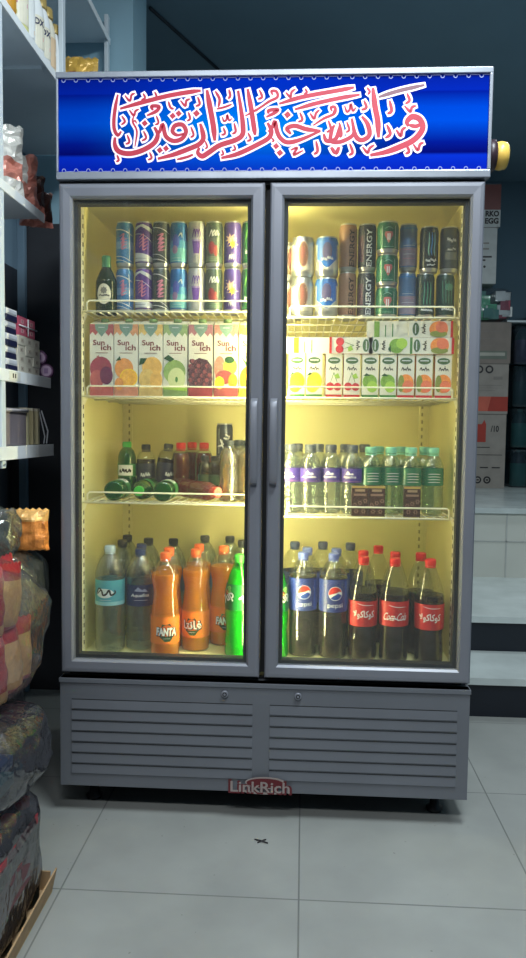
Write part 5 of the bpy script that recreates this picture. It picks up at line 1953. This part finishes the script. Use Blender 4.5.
# tall grey wrapped sack behind, with an orange bag on it
tall = empty('plastic_sack', (-.775, -.03, 0))
tag(tall, 'narrow dark wrapped sack standing on the floor behind the big clear bag', 'plastic sack')
lump('film', (0, 0, .255), (.088, .11, .265), FILM_D, 21, .05, 6, 5, parent=tall)
b = MB(); b.box(-.06, .06, -.08, .08, .01, .46, c_('sack_dark_goods', (60, 62, 66))); b.build('contents', tall, bevel=.02)
gs = empty('plastic_sack', (-.722, -.03, .515))
tag(gs, 'pale grey crumpled translucent sack under the orange snack bag', 'plastic sack')
lump('film', (0, 0, .118), (.112, .12, .122), FILM_G, 23, .08, 7, 3.5, parent=gs)
b = MB(); b.box(-.07, .07, -.08, .08, .02, .20, c_('sack_grey_goods', (120, 126, 122))); b.build('contents', gs, bevel=.02)
zt_ = .755
ob = pillow('snack_bag', .12, .115, .07, lambda u, v: FO if v < .75 else foil('foil_apricot', (232, 180, 110)), 53, .010)
q = at(1, -.03, 27, 590)
put(ob, (q.x, -.03, zt_), .2, 'orange snack bag on top of the tall grey sack', 'snack bag')
bk = empty('black_cap_bundle', (q.x - .06, -.09, zt_))
tag(bk, 'black plastic bundle beside the orange snack bag', 'bundle')
b = MB()
for i in range(6):
    a = i * 1.05
    b.lathe([(.016, 0), (.018, .003), (.018, .028), (.014, .032)], BLACK, 14, (.022 * math.cos(a), .022 * math.sin(a), .062 + .012 * (i % 2)))
b.lathe([(.03, 0), (.034, .01), (.03, .062)], BLACK, 16)
b.build('caps', bk)
fb = empty('plastic_bag', (-.70, -.30, .757))
tag(fb, 'pale crumpled plastic film at the edge of the frame beside the orange bag', 'plastic film')
q2 = at(1, -.2, 2, 600)
fb.location = (q2.x - .015, -.2, .755)
lump('film', (0, 0, .065), (.050, .06, .068), FILM_G, 33, .22, 5, 3, parent=fb)

# power cord down the side of the cooler
b = MB()
pts = [at(0, -.582, 57.5, 150), at(0, -.582, 58.6, 330), at(0, -.582, 57, 480), at(0, -.582, 58.8, 560), at(0, -.582, 59.5, 660)]
pts = [(-.584, .30 + .02 * math.sin(i * 1.7), z) for i, z in enumerate((1.55, 1.3, 1.0, .8, .6, .35, .12))]
b.tube([tuple(p) for p in smooth_path(pts, 6)], .004, BLACK, 6)
o = cpart(b, 'power_cord')

# small scrap on the floor
sp_ = at(2, .002, 262, 842)
b = MB()
b.tube([sp_ + Vector((-.02, .012, 0)), sp_ + Vector((-.004, .002, .003)), sp_ + Vector((.016, -.004, 0))], .0018, INK, 5)
b.tube([sp_ + Vector((-.012, -.004, 0)), sp_ + Vector((.002, .004, .003)), sp_ + Vector((.010, .014, 0))], .0015, INK, 5)
o = b.build('twig_scrap'); tag(o, 'tiny dark scrap lying on the floor tiles before the cooler', 'scrap')

# yellow roll at the header's right end
tr_ = empty('tape_roll', (.582, .06, at(1, .06, 500, 156).z))
tag(tr_, 'yellow roll on a dark disc at the right end of the lit sign', 'roll')
b = MB()
TPX = c_('roll_dark_core', (52, 36, 44))
b.lathe([(.036, 0), (.041, .004), (.041, .020), (.034, .024)], TPX, 26, fn=lambda p: Vector((p.z, p.x, p.y)))
b.build('core', tr_)
b = MB()
b.lathe([(.028, .020), (.034, .023), (.037, .037), (.034, .051), (.029, .055)], c_('roll_yellow', (232, 190, 90), .35, var=.12), 26, fn=lambda p: Vector((p.z, p.x, p.y)))
b.build('roll_body', tr_)

# ================================================================== RIGHT: goods on the platform
def carton(name, px0, px1, py0, py1, y, depth, mat, lab, deco=None, zbase=None, wide=0.0, group='cartons stacked on the platform', cat='carton'):
    a, c = at(1, y, px0, py1), at(1, y, px1, py0)
    root = empty(name, ((a.x + c.x - wide) / 2, y + depth / 2, a.z if zbase is None else zbase))
    W = c.x - a.x + wide
    H = c.z - (a.z if zbase is None else zbase)
    b = MB()
    b.box(-W / 2, W / 2, -depth / 2, depth / 2, 0, H, mat)
    b.k = 4
    b.box(-W / 2, W / 2, -depth / 2 - .001, depth / 2 + .001, H * .995 - .004, H * .995, c_('carton_seam', (90, 84, 78)))
    if deco:
        vis = (W / 2 - (c.x - a.x), W / 2)      # the visible span of the front
        deco(b, vis, H, -depth / 2)
    b.build('carton_body', root)
    tag(root, lab, cat, group)
    return root, (a.z if zbase is None else zbase) + H


KB = c_('carton_grey_beige', (150, 143, 135), .7); KW = c_('carton_white', (190, 194, 192), .6); KR = c_('carton_red', (166, 56, 42), .6); KB2 = c_('carton_brown_grey', (132, 122, 114), .7)
YG = yb_ + .02
if YG + .5 > YB:
    YG = YB - .52


def dA(b, v, H, y):
    w = v[1] - v[0]
    b.flat(rect(v[0] + .01, v[0] + w * .36, H * .62, H * .86), KR, y)
    b.flat([(v[0] + w * .22, H * .86), (v[0] + w * .36, H * .86), (v[0] + w * .30, H * .92)], KR, y)
    b.text('/10', INK, w=w * .26, h=H * .085, c=(v[0] + w * .64, H * .80), y=y, bold=.03)
    b.flat(rect(v[0] + .01, v[0] + w * .5, H * .545, H * .555), INK, y); b.flat(rect(v[0] + .01, v[0] + w * .9, H * .445, H * .452), INK, y)
    for k in (0, 1):
        b.flat(rect(v[0] + w * (.2 + .38 * k), v[0] + w * (.46 + .38 * k), H * .27, H * .285), INK, y)
        b.flat(ell(v[0] + w * (.14 + .3 * k), H * .11, w * .12, w * .12), INK, y); b.flat(ell(v[0] + w * (.14 + .3 * k), H * .11, w * .07, w * .07), KB, y); b.flat(rect(v[0] + w * (.10 + .3 * k), v[0] + w * (.18 + .3 * k), H * .10, H * .12), INK, y)


def dB(b, v, H, y):
    w = v[1] - v[0]
    b.flat(rect(-9 * 0 + v[0] - .1, v[1], H * .05, H * .34), KR, y)
    b.flat([(v[0], H * .05), (v[0] + w * .4, H * .05), (v[0] + w * .5, H * .34), (v[0], H * .34)], c_('carton_red_pale', (196, 96, 76)), y)
    for k in (0, 1):
        b.flat(ell(v[0] + w * (.12 + .3 * k), H * .88, w * .12, w * .12), INK, y); b.flat(ell(v[0] + w * (.12 + .3 * k), H * .88, w * .07, w * .07), KB, y)
    b.flat(rect(v[0] + w * .55, v[0] + w * .82, H * .68, H * .74), c_('carton_print_grey', (130, 124, 118)), y)
    b.flat(rect(v[0] + .01, v[0] + w * .12, H * .52, H * .60), INK, y)
    for k in range(3):
        b.flat(rect(v[0] + w * .1, v[0] + w * (.6 + .1 * k), H * (.46 + .05 * k), H * (.466 + .05 * k)), c_('carton_print_grey', (130, 124, 118)), y)


def dC(b, v, H, y):
    w = v[1] - v[0]
    b.flat(rect(v[0], v[1] - w * .1, H * .10, H * .30), c_('carton_olive_band', (108, 116, 104)), y)
    b.flat(rect(v[0], v[1] - w * .16, H * .18, H * .26), c_('carton_band_pale', (170, 168, 156)), y)
    for k in range(3):
        b.flat(rect(v[0] + .02, v[0] + w * .72, H * (.42 + .17 * k), H * (.43 + .17 * k)), c_('carton_print_grey', (130, 124, 118)), y)


def dE(b, v, H, y):
    w = v[1] - v[0]
    for k, (q, s_) in enumerate(((.70, .5), (.60, .5), (.46, .7), (.40, .3))):
        b.flat(rect(v[0] + .01, v[0] + w * s_, H * q, H * (q + .03)), INK if k > 1 else c_('carton_print_grey', (130, 124, 118)), y)
    b.flat(ell(v[0] + w * .25, H * .30, w * .08, w * .08), INK, y)


def dF(b, v, H, y):
    w = v[1] - v[0]
    b.flat(rect(v[0] - .2, v[1], H * .40, H), c_('carton_dusky_red', (112, 50, 46)), y)
    b.text('RKO', INK, w=w * .8, h=H * .14, c=(v[0] + w * .52, H * .31), y=y, bold=.05)
    b.text('EGG', INK, w=w * .8, h=H * .14, c=(v[0] + w * .50, H * .14), y=y, bold=.05)


_, z = carton('shipping_carton', 473, 506.5, 414, 485, YG, .40, KB, 'beige carton marked /10 standing lowest on the platform', dA, zbase=zp + .001, wide=.22)
_, z = carton('shipping_carton', 474, 509, 363.5, 414, YG, .40, KB, 'beige carton with a red band along its bottom, second from the platform', dB, zbase=z + .001, wide=.22)
_, z = carton('shipping_carton', 476, 511.5, 322, 363, YG, .40, KB2, 'brown-grey carton with an olive band under the bagged goods', dC, zbase=z + .001, wide=.22)
# wrapped green and red goods
a, c = at(1, YG, 480, 322), at(1, YG, 515, 284)
root = empty('wrapped_bundle', ((a.x + c.x) / 2 - .08, YG + .2, z + .001))
tag(root, 'bundle of green and red goods in shiny clear wrap on the cartons', 'bundle')
W, H = c.x - a.x + .16, c.z - z
lump('film', (0, 0, H * .47), (W / 2, .19, H * .49), FILM, 61, .06, 6, 5, parent=root)
rr = random.Random(8)
b = MB()
cols_ = [c_('bundle_green', (60, 160, 116)), c_('bundle_teal', (50, 120, 112)), c_('bundle_red', (150, 60, 80)), c_('bundle_pale', (210, 214, 212)), c_('bundle_dark', (40, 44, 50))]
for k in range(34):
    u, v = (rr.random() - .5) * W * .82, .01 + rr.random() * H * .6
    b.box(u - .035, u + .035, -.168 + .02 * rr.random(), .14, v, v + H * .26, cols_[(0, 1, 0, 3, 0)[k % 5] if u < W * .28 else (2, 4, 3)[k % 3]])
b.build('contents', root)
ztop = c.z
_, z = carton('shipping_carton', 480, 497.5, 227, 283, YG + .02, .30, KW, 'white carton standing on the wrapped green bundle', dE, zbase=ztop + .006, wide=.14)
_, z = carton('shipping_carton', 483, 501.5, 184, 227, YG + .02, .30, KW, 'dusky red and white carton marked EGG at the top of the stack', dF, zbase=z + .001, wide=.14)
# dark wrapped packs to the right of the cartons and the pale board on them
DT = c_('pack_dark_teal', (38, 70, 78)); DT2 = c_('pack_slate', (50, 60, 74)); DT3 = c_('pack_teal', (60, 130, 124))
xr0 = at(1, YG + .06, 512.5, 400).x
zz = zp + .001
for k, (hh, m, m2, lab) in enumerate(((.29, DT2, DT3, 'dark wrapped bottle pack at the foot of the stack right of the cartons'), (.30, DT, DT3, 'dark teal wrapped bottle pack, second from the platform'),
                                     (.31, DT2, DT, 'slate wrapped bottle pack, third from the platform'), (.30, DT, FPU, 'dark wrapped pack topmost under the pale board'))):
    root = empty('bottle_pack', (xr0 + .30, YG + .28, zz))
    tag(root, lab, 'bottle pack', 'wrapped packs on the platform')
    for i in range(4):
        b = MB()
        b.lathe([(.058, 0), (.062, .01), (.062, hh * .62), (.040, hh * .82), (.02, hh * .9), (.02, hh * .97)], m, 14, (-.21 + i * .14, -.10, 0), mats=[m, m2, m, m, m2])
        b.build('bottle', root)
    b = MB(); b.box(-.29, .29, -.178, .18, .0, hh - .004, clear('smooth_wrap_film', (190, 200, 204), .12, .15, body=.22, body_c=(70, 96, 104), edge=.35)); b.build('film', root, bevel=.02)
    zz += hh + .002
b = MB()
pb = at(1, YG + .05, 520, 284)
b.box(xr0 - .06, xr0 + .62, YG + .05, YG + .46, 0, .014, c_('board_white', (196, 206, 208)))
o = b.build('shelf_board', loc=(0, 0, zz)); tag(o, 'thin pale board lying across the dark wrapped packs', 'board')
pl2_ = pillow('plastic_sheet', .36, .20, .12, lambda u, v: DT2, 71, .02)
put(pl2_, (xr0 + .30, YG + .22, zz + .0145), 0, 'dark rumpled sack on the pale board beside the cartons', 'sack')

# ================================================================== LIGHT
def area(name, loc, target, sx, sy, power, c):
    l = bpy.data.lights.new(name, 'AREA')
    l.shape = 'RECTANGLE'
    l.size, l.size_y = sx, sy
    l.energy = power
    l.color = c
    o = bpy.data.objects.new(name, l)
    COL.objects.link(o)
    o.location = loc
    d = Vector(target) - Vector(loc)
    o.rotation_euler = d.to_track_quat('-Z', 'Y').to_euler()
    return o


area('ceiling_lamp', (-.1, -2.6, 2.98), (-.1, -2.3, 0), 1.3, .3, 54, (.92, .97, 1))
area('ceiling_lamp', (.60, -.85, 2.98), (.45, -.75, 0), 1.0, .2, 58, (.85, .96, 1))
area('ceiling_lamp', (1.7, 1.5, 2.98), (1.7, 1.6, 0), .8, .2, 18, (.85, .96, 1))
w = bpy.data.worlds.new('world')
scene.world = w
w.use_nodes = True
w.node_tree.nodes['Background'].inputs['Color'].default_value = (.10, .13, .17, 1)
w.node_tree.nodes['Background'].inputs['Strength'].default_value = .25

scene.view_settings.view_transform = 'Standard'
scene.view_settings.look = 'None'
scene.view_settings.exposure = 0.0
scene.view_settings.gamma = 1.0
scene.view_settings.use_curve_mapping = False
scene.cycles.transparent_max_bounces = 32
scene.cycles.max_bounces = 10
scene.cycles.use_denoising = True
scene.cycles.sample_clamp_indirect = 4.0
